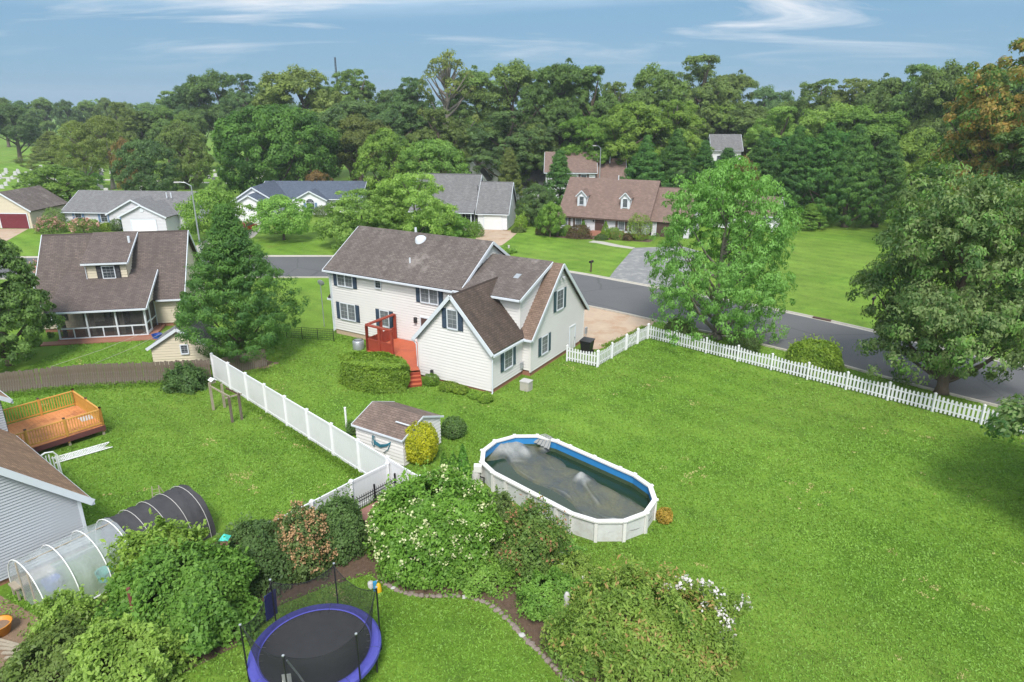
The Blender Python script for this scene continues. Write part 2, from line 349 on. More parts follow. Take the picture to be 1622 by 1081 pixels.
def watermat():
    m, t, o, n, ln = nodes('water')
    co = n('TexCoord'); nz = n('TexNoise', i_Scale=.8, i_Detail=6); ln(co.outputs['Object'], nz.inputs[0])
    rp = n('ValToRGB'); rp.color_ramp.elements[0].color = (.012, .028, .018, 1); rp.color_ramp.elements[1].color = (.022, .045, .022, 1); ln(nz.outputs[0], rp.inputs[0])
    p = n('BsdfPrincipled', i_Roughness=.06); ln(rp.outputs[0], p.inputs['Base Color']); p.inputs['IOR'].default_value = 1.33
    n2 = n('TexNoise', i_Scale=6, i_Detail=3); ln(co.outputs['Object'], n2.inputs[0]); b = n('Bump', i_Strength=.08, i_Distance=.02); ln(n2.outputs[0], b.inputs['Height']); ln(b.outputs[0], p.inputs['Normal'])
    ln(p.outputs[0], o.inputs[0])
watermat()

leafmat('lf_oak', (.044, .070, .022), (.110, .155, .046), None)
leafmat('lf_oak_dark', (.036, .062, .026), (.088, .132, .048), None)
leafmat('lf_olive', (.054, .072, .022), (.125, .150, .046), None)
leafmat('lf_bright', (.048, .090, .016), (.138, .205, .044), None)
leafmat('lf_yellowgreen', (.066, .110, .022), (.160, .225, .056), None)
leafmat('lf_deep', (.018, .050, .011), (.060, .125, .026), None)
leafmat('lf_cedar', (.030, .064, .020), (.085, .145, .036), None, spread=.1)
leafmat('lf_pine', (.024, .058, .017), (.072, .135, .034), None)
leafmat('lf_maple', (.030, .062, .018), (.095, .165, .046), (.22, .28, .11), .80, spread=.1)
leafmat('lf_birch', (.060, .112, .024), (.150, .240, .070), None, spread=.1)
leafmat('lf_orange', (.04, .075, .018), (.10, .15, .036), (.30, .17, .05), .84)
leafmat('lf_copper', (.07, .045, .022), (.17, .10, .045), None)
leafmat('lf_redtip', (.045, .075, .020), (.115, .150, .040), (.34, .15, .09), .90)
leafmat('lf_crape', (.056, .095, .018), (.160, .208, .050), (.36, .24, .10), .93)
leafmat('lf_hydrangea', (.052, .105, .016), (.145, .230, .042), None)
leafmat('lf_boxwood', (.050, .095, .014), (.150, .210, .032), None)
leafmat('lf_shrubdark', (.040, .066, .022), (.095, .132, .048), None)
leafmat('lf_yellow', (.15, .165, .010), (.36, .33, .02), None)
leafmat('lf_gold', (.17, .12, .02), (.36, .22, .05), None)
leafmat('lf_arb', (.032, .080, .014), (.095, .175, .028), None)
leafmat('lf_burgundy', (.040, .028, .018), (.095, .060, .035), None)
leafmat('lf_pink', (.22, .09, .10), (.36, .19, .20), None, trans=.2)
leafmat('fl_cream', (.42, .46, .22), (.62, .62, .38), None, trans=.2)
leafmat('fl_tan', (.40, .25, .11), (.62, .42, .22), None, trans=.2)
leafmat('fl_white', (.62, .56, .56), (.78, .74, .74), None, trans=.2)
leafmat('grass_blade', (.112, .240, .024), (.205, .385, .050), (.34, .33, .12), .99, trans=.25, spread=0)
leafmat('weed', (.09, .18, .018), (.19, .31, .04), None, spread=.2)

# ------------------------------------------------------------------ ground, road, drives
def sheet(name, poly, z, m, kind='structure', label=None):
    o = MB().poly([(x, y, z) for x, y in poly]).build(name, m); struct(o, kind, label); return o
g = MB()
for i in range(-10, 10):
    for j in range(-4, 16): g.poly([(i*90, j*90, 0), ((i+1)*90, j*90, 0), ((i+1)*90, (j+1)*90, 0), (i*90, (j+1)*90, 0)])
struct(g.build('ground', 'lawn'))

def smooth_line(pts, n=6):
    P = [Vector((x, y, 0)) for x, y in pts]; P = [P[0]*2-P[1]] + P + [P[-1]*2-P[-2]]; r = []
    for i in range(1, len(P)-2):
        for k in range(n):
            t = k/n; a, b, c, d = P[i-1], P[i], P[i+1], P[i+2]
            r.append(.5*((2*b)+(c-a)*t+(2*a-5*b+4*c-d)*t*t+(3*b-a-3*c+d)*t**3))
    r.append(P[-2]); return [(p.x, p.y) for p in r]
NEAR = smooth_line([(-120,68.5),(-60,70.2),(-25,71),(-14,70.4),(-5,67.6),(1,63.8),(6.9,60.1),(13,55.0),(20.4,48.3),(26,42.0),(30.7,37.2),(60,8),(95,-26)])
FAR = smooth_line([(-120,79.5),(-60,81.0),(-28,81.7),(-14,81.2),(-3,78.6),(6.2,73.6),(11.8,69.1),(18,63.8),(24.4,58.2),(29.8,52.3),(36.2,45),(67,16),(103,-18)])
rd = MB()
for i in range(len(NEAR)-1):
    rd.poly([(*NEAR[i], .02), (*NEAR[i+1], .02), (*FAR[i+1], .02), (*FAR[i], .02)])
struct(rd.build('road', 'asphalt'))
def kerb(line, side, name='kerb', skip=()):
    """gutter pan plus raised kerb; side=+1 puts the kerb left of travel"""
    b = MB(); L_ = [Vector((x, y, 0)) for x, y in line]; off = []
    for i in range(len(L_)):
        d = (L_[min(i+1, len(L_)-1)]-L_[max(i-1, 0)]).normalized(); off.append(Vector((-d.y, d.x, 0))*side)
    prof = [(-.32, .026), (-.02, .03), (.02, .13), (.16, .135), (.17, -.05)]
    for i in range(len(L_)-1):
        for (a0, z0), (a1, z1) in zip(prof, prof[1:]):
            p = [L_[i]+off[i]*a0, L_[i+1]+off[i+1]*a0, L_[i+1]+off[i+1]*a1, L_[i]+off[i]*a1]
            b.poly([(p[0].x,p[0].y,z0),(p[1].x,p[1].y,z0),(p[2].x,p[2].y,z1),(p[3].x,p[3].y,z1)])
    return struct(b.build(name, 'concrete'))
kerb(NEAR, -1); kerb(FAR, 1)
dr = tag(MB().obox((26.6,55.92,.06),(.55,-.535,0),(.10,.104,0),(0,0,.09)).build('storm_drain', 'dark_wood'), 'rusty storm drain inlet set in the far kerb of the street', 'drain')
# drives and paths
sheet('driveway', [(5.4,48.4),(6.6,48.5),(7.7,49.5),(8.9,50.9),(10.2,52.6),(11.2,53.9),(12.6,55.5),(6.7,60.45),(.2,53.3),(5.5,50.2)], .008, 'drive_tan')
sheet('driveway', [(-4.6,100.9),(-1.0,100.2),(1.0,98.9),(-.2,93),(-2.0,86),(-3.0,78.7),(-7.0,79.9),(-5.2,89)], .008, 'drive_tan')
sheet('driveway', [(15.7,86.9),(22,88.0),(24,84),(20.5,76),(17.0,64.8),(10.2,70.5),(11.8,75.5)], .008, 'old_asphalt')
sheet('driveway', [(-55.5,99.6),(-50.0,99.2),(-48.5,90),(-47.5,81.3),(-53.5,81.2),(-54.5,90)], .008, 'concrete')
sheet('driveway', [(-43.5,105.8),(-38,105.8),(-36.0,95),(-35.5,81.7),(-40.5,81.6),(-42,95)], .008, 'concrete')
sheet('driveway', [(-78,101.2),(-71.8,101.2),(-68.5,92),(-66,81),(-72,80.8),(-75.5,92)], .008, 'drive_tan')
sheet('path', [(11.0,91.9),(12.3,91.2),(14.2,88.7),(15.9,87.2),(15.3,86.2),(13.0,88.0),(11.2,90.2),(10.2,90.7)], .008, 'concrete')
sheet('mulch_bed', [(5.4,99.6),(12.5,96.3),(19.3,92.5),(18.4,90.6),(14.2,92.3),(10.6,92.8),(7.6,93.4),(4.6,95.6)], .006, 'mulch')
# garden bed in the near corner
sheet('mulch_bed', [(-6.2,25.6),(-3.2,27.6),(-.9,27.4),(.2,25.0),(2.4,21.8),(4.6,20.0),(6.4,18.6),(6.6,16.0),(4.0,14.5),(1.4,17.4),(.8,18.6),(.2,19.6),(-.6,20.6),(-1.8,21.05),(-3.4,21.0),(-4.8,21.6),(-5.6,22.4),(-7.2,21.6),(-8.6,20.6),(-9.4,18.6),(-11.2,17.0),(-14,15.6),(-18,16.5),(-19,20.0),(-16.4,19.6),(-12.6,24.4),(-11.0,25.2),(-8.6,24.6)], .006, 'mulch')
sheet('soil_patch', [(-19.4,21.2),(-16.5,19.7),(-15.5,18.4),(-17,17.6),(-20.5,18.5),(-21,21.0)], .009, 'soil')
sheet('soil_patch', [(-20.9,45.2),(-19.2,44.3),(-17.2,44.5),(-16.6,45.6),(-18.5,46.6),(-20.6,46.4)], .008, 'soil')
sheet('cemetery_path', [(-140,176),(-92,168),(-60,160),(-60,162),(-92,170.5),(-140,179)], .008, 'concrete')

# ------------------------------------------------------------------ house kit (house-local a,b,z)
def yrange(poly, z):
    xs = []
    for (x0, z0), (x1, z1) in zip(poly, poly[1:]+poly[:1]):
        if (z0-z)*(z1-z) <= 0 and abs(z1-z0) > 1e-6: xs.append(x0+(x1-x0)*(z-z0)/(z1-z0))
        elif abs(z1-z0) < 1e-6 and abs(z-z0) < 1e-6: xs += [x0, x1]
    return (min(xs), max(xs)) if xs else None
AX = {'-b': ((1,0), (0,-1)), '+b': ((-1,0), (0,1)), '+a': ((0,1), (1,0)), '-a': ((0,-1), (-1,0))}
def wall(parent, side, at, poly, m, pitch=.2, name='wall'):
    """lap siding: poly is convex in (s,z), s = coordinate along the wall axis (a or b)"""
    r, n = AX[side]; b = MB()
    def P(s, z, o):
        return (s, at+n[1]*o, z) if side in ('-b', '+b') else (at+n[0]*o, s, z)
    b.poly([P(s, z, 0) for s, z in poly])
    z0 = min(z for s, z in poly); z1 = max(z for s, z in poly); k = max(1, round((z1-z0)/pitch)); ph = (z1-z0)/k
    for i in range(k):
        a, c = z0+i*ph, z0+(i+1)*ph
        ra, rc = yrange(poly, a+1e-4), yrange(poly, c-1e-4)
        if not ra or not rc: continue
        b.poly([P(ra[0], a, .05), P(ra[1], a, .05), P(rc[1], c, .005), P(rc[0], c, .005)])
        b.poly([P(ra[0], a, .004), P(ra[1], a, .004), P(ra[1], a, .05), P(ra[0], a, .05)])
    return b.build(name, m, parent)
def fr(side, c):
    """returns function (x right, o outward, z) -> local point for a wall point c=(s,at,z)"""
    r, n = AX[side]; s, at, z = c
    base = (s, at, z) if side in ('-b', '+b') else (at, s, z)
    def P(x, o, zz): o += .04; return (base[0]+r[0]*x+n[0]*o, base[1]+r[1]*x+n[1]*o, base[2]+zz)     # proud of the siding laps
    return P
def wbox(b, P, x0, x1, o0, o1, z0, z1):
    p = [P(x, o, z) for z in (z0, z1) for x, o in ((x0,o0),(x1,o0),(x1,o1),(x0,o1))]
    return b.add(p, [(0,3,2,1),(4,5,6,7),(0,1,5,4),(1,2,6,5),(2,3,7,6),(3,0,4,7)])
def window(parent, side, c, w, h, shut=None, units=1, grid=(2, 2), glass='glass', trim='white_trim', sw=.38, label=None):
    P = fr(side, c); b = MB(); t = .07
    wbox(b, P, -w/2-t, -w/2, .02, .075, -h/2-t, h/2+t); wbox(b, P, w/2, w/2+t, .02, .075, -h/2-t, h/2+t)
    wbox(b, P, -w/2, w/2, .02, .073, h/2, h/2+t); wbox(b, P, -w/2-.02, w/2+.02, .02, .10, -h/2-t, -h/2)
    for i in range(1, units): x = -w/2+w*i/units; wbox(b, P, x-.045, x+.045, .02, .07, -h/2, h/2)
    win = b.build('window', trim, parent)
    uw = w/units
    for i in range(units):
        x0 = -w/2+uw*i+(.045 if i else 0); x1 = x0+uw-(.045 if i else 0)
        for z0, z1, o in ((-h/2, 0, .034), (0, h/2, .042)):
            q = MB(); q.poly([P(x0, o, z0), P(x1, o, z0), P(x1, o, z1), P(x0, o, z1)]); q.build('pane', glass, win)
            s = MB(); wbox(s, P, x0, x1, o+.002, o+.016, z0, z0+.035)
            for k in range(1, grid[0]): xx = x0+(x1-x0)*k/grid[0]; wbox(s, P, xx-.008, xx+.008, o+.002, o+.012, z0+.035, z1)
            for k in range(1, grid[1]): zz = z0+(z1-z0)*k/grid[1]; wbox(s, P, x0, x1, o+.003, o+.013, zz-.008, zz+.008)
            s.build('sash_bar', 'mullion_grey', win)
    if shut:
        for sg in (-1, 1):
            x0 = sg*(w/2+t+.01); x1 = x0+sg*sw; s = MB(); xa, xb = min(x0, x1), max(x0, x1)
            wbox(s, P, xa, xb, .02, .05, -h/2-t, h/2+t)
            for z0, z1 in ((-h/2, -.04), (.04, h/2)):
                k = 9
                for i in range(k):
                    a = z0+(z1-z0)*i/k; q = [P(xa+.05, .075, a), P(xb-.05, .075, a), P(xb-.05, .052, a+(z1-z0)/k), P(xa+.05, .052, a+(z1-z0)/k)]
                    s.poly(q)
            s.build('shutter', shut, win)
    return win
def door(parent, side, c, w, h, m, trim='white_trim', knob=True):
    P = fr(side, c); b = MB(); t = .09
    wbox(b, P, -w/2-t, -w/2, .02, .08, 0, h+t); wbox(b, P, w/2, w/2+t, .02, .08, 0, h+t); wbox(b, P, -w/2, w/2, .02, .078, h, h+t)
    f = b.build('door_frame', trim, parent)
    d = MB(); wbox(d, P, -w/2, w/2, .01, .045, 0, h)
    for x in (-w*.24, w*.24):
        for z0, z1 in ((.12, .42), (.47, .90)): wbox(d, P, x-w*.16, x+w*.16, .045, .058, h*z0, h*z1)
    dd = d.build('door', m, parent)
    if knob: k = MB(); wbox(k, P, w*.36, w*.43, .058, .12, h*.44, h*.49); k.build('handle', 'grey_metal', dd)
    return dd
def garage_door(parent, side, c, w, h, m, trim='white_trim', rows=4, cols=4):
    P = fr(side, c); b = MB(); t = .12
    wbox(b, P, -w/2-t, -w/2, .02, .08, 0, h+t); wbox(b, P, w/2, w/2+t, .02, .08, 0, h+t); wbox(b, P, -w/2, w/2, .02, .078, h, h+t); b.build('garage_frame', trim, parent)
    g = MB(); wbox(g, P, -w/2, w/2, .005, .03, 0, h); gd = g.build('garage_door', m, parent)
    for i in range(rows):
        s = MB(); z0 = h*i/rows+.012; z1 = h*(i+1)/rows-.012; wbox(s, P, -w/2+.01, w/2-.01, .03, .045, z0, z1)
        for j in range(cols): x0 = -w/2+w*j/cols+.06; x1 = x0+w/cols-.12; wbox(s, P, x0, x1, .045, .055, z0+.07, z1-.07)
        s.build('door_panel', m, gd)
def roof(parent, pl, m, t=.14, name='roof'):
    b = MB(); b.slab(*pl, t=t); return b.build(name, m, parent)
def trim(parent, p, q, w=.05, h=.2, m='white_trim', name='fascia'):
    return MB().bar(p, q, w, h).build(name, m, parent)
def gutter(parent, p, q, m='white_trim'):
    p, q = Vector(p), Vector(q); b = MB(); b.bar(p, q, .13, .12); return b.build('gutter', m, parent)
def spout(parent, pts, m='white_trim', r=.045): return MB().tube(pts, r, 6).build('downspout', m, parent)
def gable_house(parent, a0, a1, b0, b1, zf, ze, zr, sm, rm, found='brick', ov=.35, axis='a', walls=('-b', '+b', '+a', '-a'), gov=.3, t=.14, fascia=True, cut=None):
    """simple gabled block. axis = ridge direction"""
    w = lambda *k: wall(parent, *k)
    if axis == 'a':
        m = (b0+b1)/2; s = (zr-ze)/(m-b0)
        if '-b' in walls: w('-b', b0, [(a0,zf),(a1,zf),(a1,ze),(a0,ze)], sm)
        if '+b' in walls: w('+b', b1, [(a0,zf),(a1,zf),(a1,ze),(a0,ze)], sm)
        gp = [(b0,zf),(b1,zf),(b1,ze),(m,zr),(b0,ze)]
        if '+a' in walls: w('+a', a1, gp, sm)
        if '-a' in walls: w('-a', a0, gp, sm)
        A0, A1 = a0-gov, a1+gov; up = t*math.sqrt(1+s*s)
        roof(parent, ((A0,b0-ov,ze-ov*s+up),(A1,b0-ov,ze-ov*s+up),(A1,m,zr+up),(A0,m,zr+up)), rm, t)
        roof(parent, ((A1,b1+ov,ze-ov*s+up),(A0,b1+ov,ze-ov*s+up),(A0,m,zr+up),(A1,m,zr+up)), rm, t)
        if fascia:
            gutter(parent, (A0,b0-ov-.06,ze-ov*s+.05), (A1,b0-ov-.06,ze-ov*s+.05))
            for A in (A0-.03, A1+.03):
                for B in (b0-ov, b1+ov): trim(parent, (A,B,ze-ov*s+.04), (A,m,zr+.04))
    else:
        m = (a0+a1)/2; s = (zr-ze)/(m-a0)
        if '-a' in walls: w('-a', a0, [(b0,zf),(b1,zf),(b1,ze),(b0,ze)], sm)
        if '+a' in walls: w('+a', a1, [(b0,zf),(b1,zf),(b1,ze),(b0,ze)], sm)
        gp = [(a0,zf),(a1,zf),(a1,ze),(m,zr),(a0,ze)]
        if '-b' in walls: w('-b', b0, gp, sm)
        if '+b' in walls: w('+b', b1, gp, sm)
        B0, B1 = b0-gov, b1+(gov if cut is None else cut); up = t*math.sqrt(1+s*s)
        roof(parent, ((a0-ov,B1,ze-ov*s+up),(a0-ov,B0,ze-ov*s+up),(m,B0,zr+up),(m,B1,zr+up)), rm, t)
        roof(parent, ((a1+ov,B0,ze-ov*s+up),(a1+ov,B1,ze-ov*s+up),(m,B1,zr+up),(m,B0,zr+up)), rm, t)
        if fascia:
            for A in (a0-ov, a1+ov): trim(parent, (A,B0-.03,ze-ov*s+.04), (m,B0-.03,zr+.04))
    if found:
        MB().box((a0+.03,b0+.03,-.1),(a1-.03,b1-.03,zf)).build('foundation', found, parent)

# ------------------------------------------------------------------ main house
H0 = thing('house', 'two storey cream sided house with navy shutters and weathered brown shingle roof', 'house', (-1.267, 40.109, 0), -31)
S = 'siding_cream'
wall(H0, '-b', 3.8, [(-17.4,.42),(-.2,.42),(-.2,5.45),(-17.4,5.45)], S)
wall(H0, '-b', 3.81, [(-.2,.42),(.64,.42),(.64,2.85),(-.2,2.85)], S)
wall(H0, '-a', -17.4, [(3.8,.42),(11.6,.42),(11.6,5.45),(7.7,7.9),(3.8,5.45)], S)
wall(H0, '+a', -5.0, [(3.8,5.4),(11.6,5.4),(7.7,7.9)], S)
wall(H0, '+b', 11.6, [(-17.4,.42),(-5,.42),(-5,5.45),(-17.4,5.45)], S)
wall(H0, '+b', 12.0, [(-5,.2),(.64,.2),(.64,2.85),(-5,2.85)], S)
wall(H0, '+a', .64, [(3.8,.32),(12.0,.32),(12.0,2.85),(7.9,6.9),(3.8,2.85)], S)
wall(H0, '+a', -.2, [(3.83,2.95),(3.83,5.42),(7.85,6.9),(7.85,6.88)], S)
wall(H0, '+a', 0, [(0,.32),(3.8,.32),(3.8,2.9),(0,2.9)], S)
wall(H0, '-a', -5.8, [(0,.3),(3.8,.3),(3.8,2.9),(0,2.9)], S)
wall(H0, '-b', 0, [(-5.8,.16),(0,.16),(0,2.9),(-2.9,6.0),(-5.8,2.9)], S)
MB().box((-17.36,3.83,-.1),(-.2,11.56,.42)).build('foundation', 'brick_tan', H0)
MB().box((-5.76,.03,-.1),(-.03,3.7,.32)).build('foundation', 'brick', H0)
MB().box((-5,3.84,-.1),(.61,11.97,.32)).build('foundation', 'brick', H0)
# small roofed bump-out at the far left end
wall(H0, '-a', -17.9, [(4.3,.3),(7.5,.3),(7.5,2.75),(4.3,2.75)], S); wall(H0, '-b', 4.3, [(-17.9,.3),(-17.4,.3),(-17.4,2.75),(-17.9,2.75)], S)
MB().box((-17.87,4.33,-.1),(-17.41,7.5,.3)).build('foundation', 'brick_tan', H0)
roof(H0, ((-18.2,7.8,2.85),(-18.2,4.0,2.85),(-17.38,4.0,3.7),(-17.38,7.8,3.7)), 'shingle_brown', .12)
trim(H0, (-18.23,3.98,2.72), (-18.23,7.8,2.72), .05, .16); trim(H0, (-18.2,3.97,2.72), (-17.4,3.97,2.72), .05, .14)
# roofs
sl = .641; up = .14*math.sqrt(1+sl*sl)
roof(H0, ((-17.75,3.35,5.45-.45*sl+up),(-4.75,3.35,5.45-.45*sl+up),(-4.75,7.7,7.9+up+.04),(-17.75,7.7,7.9+up+.04)), 'shingle_brown')
roof(H0, ((-4.75,12.05,5.45-.45*sl+up),(-17.75,12.05,5.45-.45*sl+up),(-17.75,7.7,7.9+up+.04),(-4.75,7.7,7.9+up+.04)), 'shingle_brown')
roof(H0, ((-5.3,3.37,5.42),(.06,3.37,5.42),(.06,7.95,7.12),(-5.3,7.95,7.12)), 'shingle_brown', .12)
roof(H0, ((-.18,3.5,2.72),(.92,3.5,2.72),(.92,7.9,7.06),(-.18,7.9,7.06)), 'shingle_strip', .12)
roof(H0, ((.92,12.35,2.68),(-5.0,12.35,2.68),(-5.0,7.9,7.06),(.92,7.9,7.06)), 'shingle_brown', .12)
s2 = 1.07
roof(H0, ((.26,-.28,2.9-.26*s2+.2),(.26,3.78,2.9-.26*s2+.2),(-2.9,5.3,6.0+.2),(-2.9,-.28,6.0+.2)), 'shingle_wing')
roof(H0, ((-6.06,3.78,2.9-.26*s2+.2),(-6.06,-.28,2.9-.26*s2+.2),(-2.9,-.28,6.0+.2),(-2.9,5.3,6.0+.2)), 'shingle_wing')
# trim boards
gutter(H0, (-17.75,3.28,5.22), (-5.3,3.28,5.22)); gutter(H0, (-2.4,3.3,5.33), (.06,3.3,5.33)); gutter(H0, (-5.3,3.28,5.28), (-2.4,3.29,5.31))
for A in (-17.78, -4.72):
    trim(H0, (A,3.35,5.22), (A,7.7,7.98)); trim(H0, (A,12.05,5.22), (A,7.7,7.98))
trim(H0, (.09,3.37,5.30), (.09,7.9,7.0)); trim(H0, (.95,3.5,2.62), (.95,7.9,6.97), .05, .22); trim(H0, (.95,12.35,2.62), (.95,7.9,6.97), .05, .22)
trim(H0, (.26,-.31,2.70), (-2.9,-.31,6.1), .05, .24); trim(H0, (-6.06,-.31,2.70), (-2.9,-.31,6.1), .05, .24)
gutter(H0, (.33,-.28,2.68), (.33,3.6,2.68)); gutter(H0, (-6.13,-.28,2.68), (-6.13,3.5,2.68)); gutter(H0, (.3,3.43,2.66), (.92,3.43,2.66))
for a, b in ((-17.4,3.8),(0,0),(-5.8,0),(.64,3.8),(.64,12.0)):
    zt = 5.3 if a < -17 else 2.85
    MB().box((a-.06,b-.06,.3),(a+.06,b+.06,zt)).build('corner_board', 'white_trim' if a < -17 else S, H0)
MB().box((-.26,3.74,2.95),(-.14,3.86,5.35)).build('corner_board', S, H0)
spout(H0, [(-6.1,-.2,2.6),(-5.92,-.12,2.35),(-5.9,-.1,.3),(-5.9,-.3,.08)]); spout(H0, [(.3,-.2,2.6),(.1,-.1,2.4),(.09,-.1,.15),(.14,-.3,.04)])
spout(H0, [(-17.5,3.4,5.15),(-17.5,3.7,4.9),(-17.5,3.72,.2)])
NV, TL = 'shutter_navy', 'shutter_teal'
window(H0, '-b', (-15.87,3.8,4.72), 1.5, 1.2, NV, 2, (2,2), 'glass_pale'); window(H0, '-b', (-12.48,3.8,4.86), .5, .85, None, 1, (2,2))
window(H0, '-b', (-7.68,3.8,4.6), 1.5, 1.25, NV, 2, (2,2), 'glass_pale'); window(H0, '-b', (-15.82,3.8,2.05), 1.5, 1.25, NV, 2, (2,2), 'glass_pale')
window(H0, '-b', (-12.05,3.8,2.1), .8, 1.2, NV, 1, (2,2), 'glass_pale'); window(H0, '-b', (-2.92,0,4.52), .72, 1.2, NV, 1, (2,2), 'glass_pale')
window(H0, '+a', (1.88,0,1.8), .95, 1.2, TL, 1, (2,2), 'glass_pale'); window(H0, '+a', (5.68,.64,1.75), .85, 1.2, TL, 1, (2,2), 'glass_pale')
window(H0, '+a', (7.87,.64,4.45), .95, 1.35, TL, 1, (2,2), 'glass_pale')
door(H0, '+a', (10.0,.64,.1), .85, 1.75, 'garage_white'); door(H0, '-b', (-8.1,3.8,.75), .85, 2.0, 'door_brown')
vt = MB(); P = fr('+a', (7.95,.64,6.02)); wbox(vt, P, -.42, .42, .02, .07, -.02, .06); wbox(vt, P, -.34, -.2, .07, .2, -.09, .03); wbox(vt, P, .2, .34, .07, .2, -.09, .03); vt.build('flood_light', 'soffit', H0)
pl = MB(); P = fr('-b', (-9.0,3.8,2.5)); wbox(pl, P, -.1, .1, .02, .2, -.2, .2); pl.build('porch_lamp', 'dark_metal', H0)
# roof fittings
v = MB(); v.lathe([(.02,.30),(.25,.27),(.40,.16),(.45,0),(.45,-.35)], (-10.9,7.1,7.72), 18).build('roof_dome', 'white_trim', H0, True)
MB().tube([(-11.9,7.75,7.8),(-11.9,7.75,8.45)], .09, 8).build('vent_pipe', 'white_trim', H0)
MB().tube([(-10.35,5.0,6.1),(-10.35,5.0,6.75)], .06, 8).build('vent_pipe', 'white_trim', H0)
MB().slab((-1.75,5.5,6.235),(-1.35,5.5,6.235),(-1.35,6.0,6.42),(-1.75,6.0,6.42), t=.03).build('flashing_patch', 'grey_metal', H0)
bx = MB(); P = fr('+a', (12.35,.64,.9)); wbox(bx, P, -.14, .14, .02, .14, -.25, .25); bx.tube([P(0,.1,-.25), P(0,.1,-.85)], .03).build('meter_box', 'grey_metal', H0)
mt = MB(); P = fr('+a', (3.55,0,.8)); wbox(mt, P, -.13, .13, .03, .14, -.2, .2); mt.build('meter_box', 'grey_metal', H0)
dv = MB(); P = fr('-b', (-4.7,0,.55)); wbox(dv, P, -.09, .09, .02, .16, -.18, .16); dv.build('dryer_vent', 'dark_metal', H0)

# ------------------------------------------------------------------ neighbour with screened porch
B0 = thing('house', 'cream cottage with screened porch and single gable window in its rear shed dormer', 'house', (-28.96, 51.47, 0), 11)
S = 'siding_tan'
wall(B0, '-b', 2.65, [(-8.5,.3),(2.1,.3),(2.1,2.55),(-8.5,2.55)], S)
for sd_, a in (('-a', -8.5), ('+a', 2.1)): wall(B0, sd_, a, [(2.65,.3),(10.6,.3),(10.6,2.55),(6.62,7.1),(2.65,2.55)], S)
wall(B0, '+b', 10.6, [(-8.5,.3),(2.1,.3),(2.1,2.55),(-8.5,2.55)], S)
MB().box((-8.47,2.68,-.1),(2.07,10.57,.3)).build('foundation', 'brick', B0)
up = .2
roof(B0, ((-8.85,2.3,2.15+up),(2.45,2.3,2.15+up),(2.45,6.62,7.1+up),(-8.85,6.62,7.1+up)), 'shingle_neigh')
roof(B0, ((2.45,10.95,2.15+up),(-8.85,10.95,2.15+up),(-8.85,6.62,7.1+up),(2.45,6.62,7.1+up)), 'shingle_neigh')
for A in (-8.88, 2.48): trim(B0, (A,2.3,2.22), (A,6.62,7.2)); trim(B0, (A,10.95,2.22), (A,6.62,7.2))
gutter(B0, (.3,2.22,2.3), (2.45,2.22,2.3)); gutter(B0, (-8.85,2.22,2.3), (-6.6,2.22,2.3))
# porch
roof(B0, ((-6.7,-.35,2.48),(.3,-.35,2.48),(.3,4.25,4.62),(-6.7,4.25,4.62)), 'shingle_neigh', .12)
gutter(B0, (-6.7,-.42,2.38), (.3,-.42,2.38)); trim(B0, (.33,-.35,2.36), (.33,4.0,4.45))
wall(B0, '+a', .02, [(0,2.42),(2.65,2.42),(3.9,4.35),(3.85,4.36)], S)
MB().box((-6.5,-.12,.0),(.6,2.65,.16)).build('porch_floor', 'brick', B0); MB().box((-7.6,-1.0,-.05),(.9,-.12,.08)).build('porch_apron', 'brick', B0)
for i in range(4):
    a = -6.3+i*2.1; MB().box((a-.06,-.06,.16),(a+.06,.06,2.4)).build('post', 'white_trim', B0)
    if i < 3:
        MB().box((a+.06,-.04,.95),(a+2.04,.04,1.05)).build('rail', 'white_trim', B0); MB().box((a+.06,-.04,.16),(a+2.04,.04,.24)).build('rail', 'white_trim', B0)
        MB().box((a+1.01,-.035,.24),(a+1.09,.035,.95)).build('mullion', 'white_trim', B0)
        MB().poly([(a+.06,0,.24),(a+2.04,0,.24),(a+2.04,0,2.36),(a+.06,0,2.36)]).build('screen', 'screen', B0)
        for x0 in (a+.1, a+1.72):
            c = MB(); n_ = 7
            for k in range(n_): c.poly([(x0+k*.045,.30+.05*(k%2),.25),(x0+(k+1)*.045,.30+.05*((k+1)%2),.25),(x0+(k+1)*.045,.30+.05*((k+1)%2),2.33),(x0+k*.045,.30+.05*(k%2),2.33)])
            c.build('curtain', 'curtain', B0)
MB().box((-6.36,.0,2.36),(.06,.06,2.47)).build('header', 'white_trim', B0)
for b_ in (1.15, 2.6): MB().box((-.05,b_-.05,.16),(.05,b_+.05,2.4)).build('post', 'white_trim', B0)
dd = MB(); dd.box((-.03,.1,.2),(.04,.2,2.3)); dd.box((-.03,1.0,.2),(.04,1.1,2.3)); dd.box((-.03,.2,2.18),(.04,1.0,2.3)); dd.box((-.03,.2,.2),(.04,1.0,.4)); dd.box((-.03,.2,1.05),(.04,1.0,1.15)); sdor = dd.build('screen_door', 'white_trim', B0)
MB().poly([(0,.2,.4),(0,1.0,.4),(0,1.0,2.18),(0,.2,2.18)]).build('screen', 'screen', sdor)
MB().poly([(0,1.2,.24),(0,2.55,.24),(0,2.55,2.36),(0,1.2,2.36)]).build('screen', 'screen', B0); MB().box((-.03,1.2,.95),(.03,2.55,1.05)).build('rail', 'white_trim', B0)
MB().box((-6.34,-.02,.24),(-6.26,.1,2.4)).build('trim', 'white_trim', B0)
MB().box((-4.4,1.5,.16),(-3.0,2.1,.85)).build('porch_table', 'dark_wood', B0); MB().box((-2.2,1.6,.16),(-.9,2.3,.6)).build('porch_seat', 'dark_metal', B0)
MB().box((-3.9,2.6,.3),(-2.0,2.63,2.3)).build('patio_door', 'glass', B0)
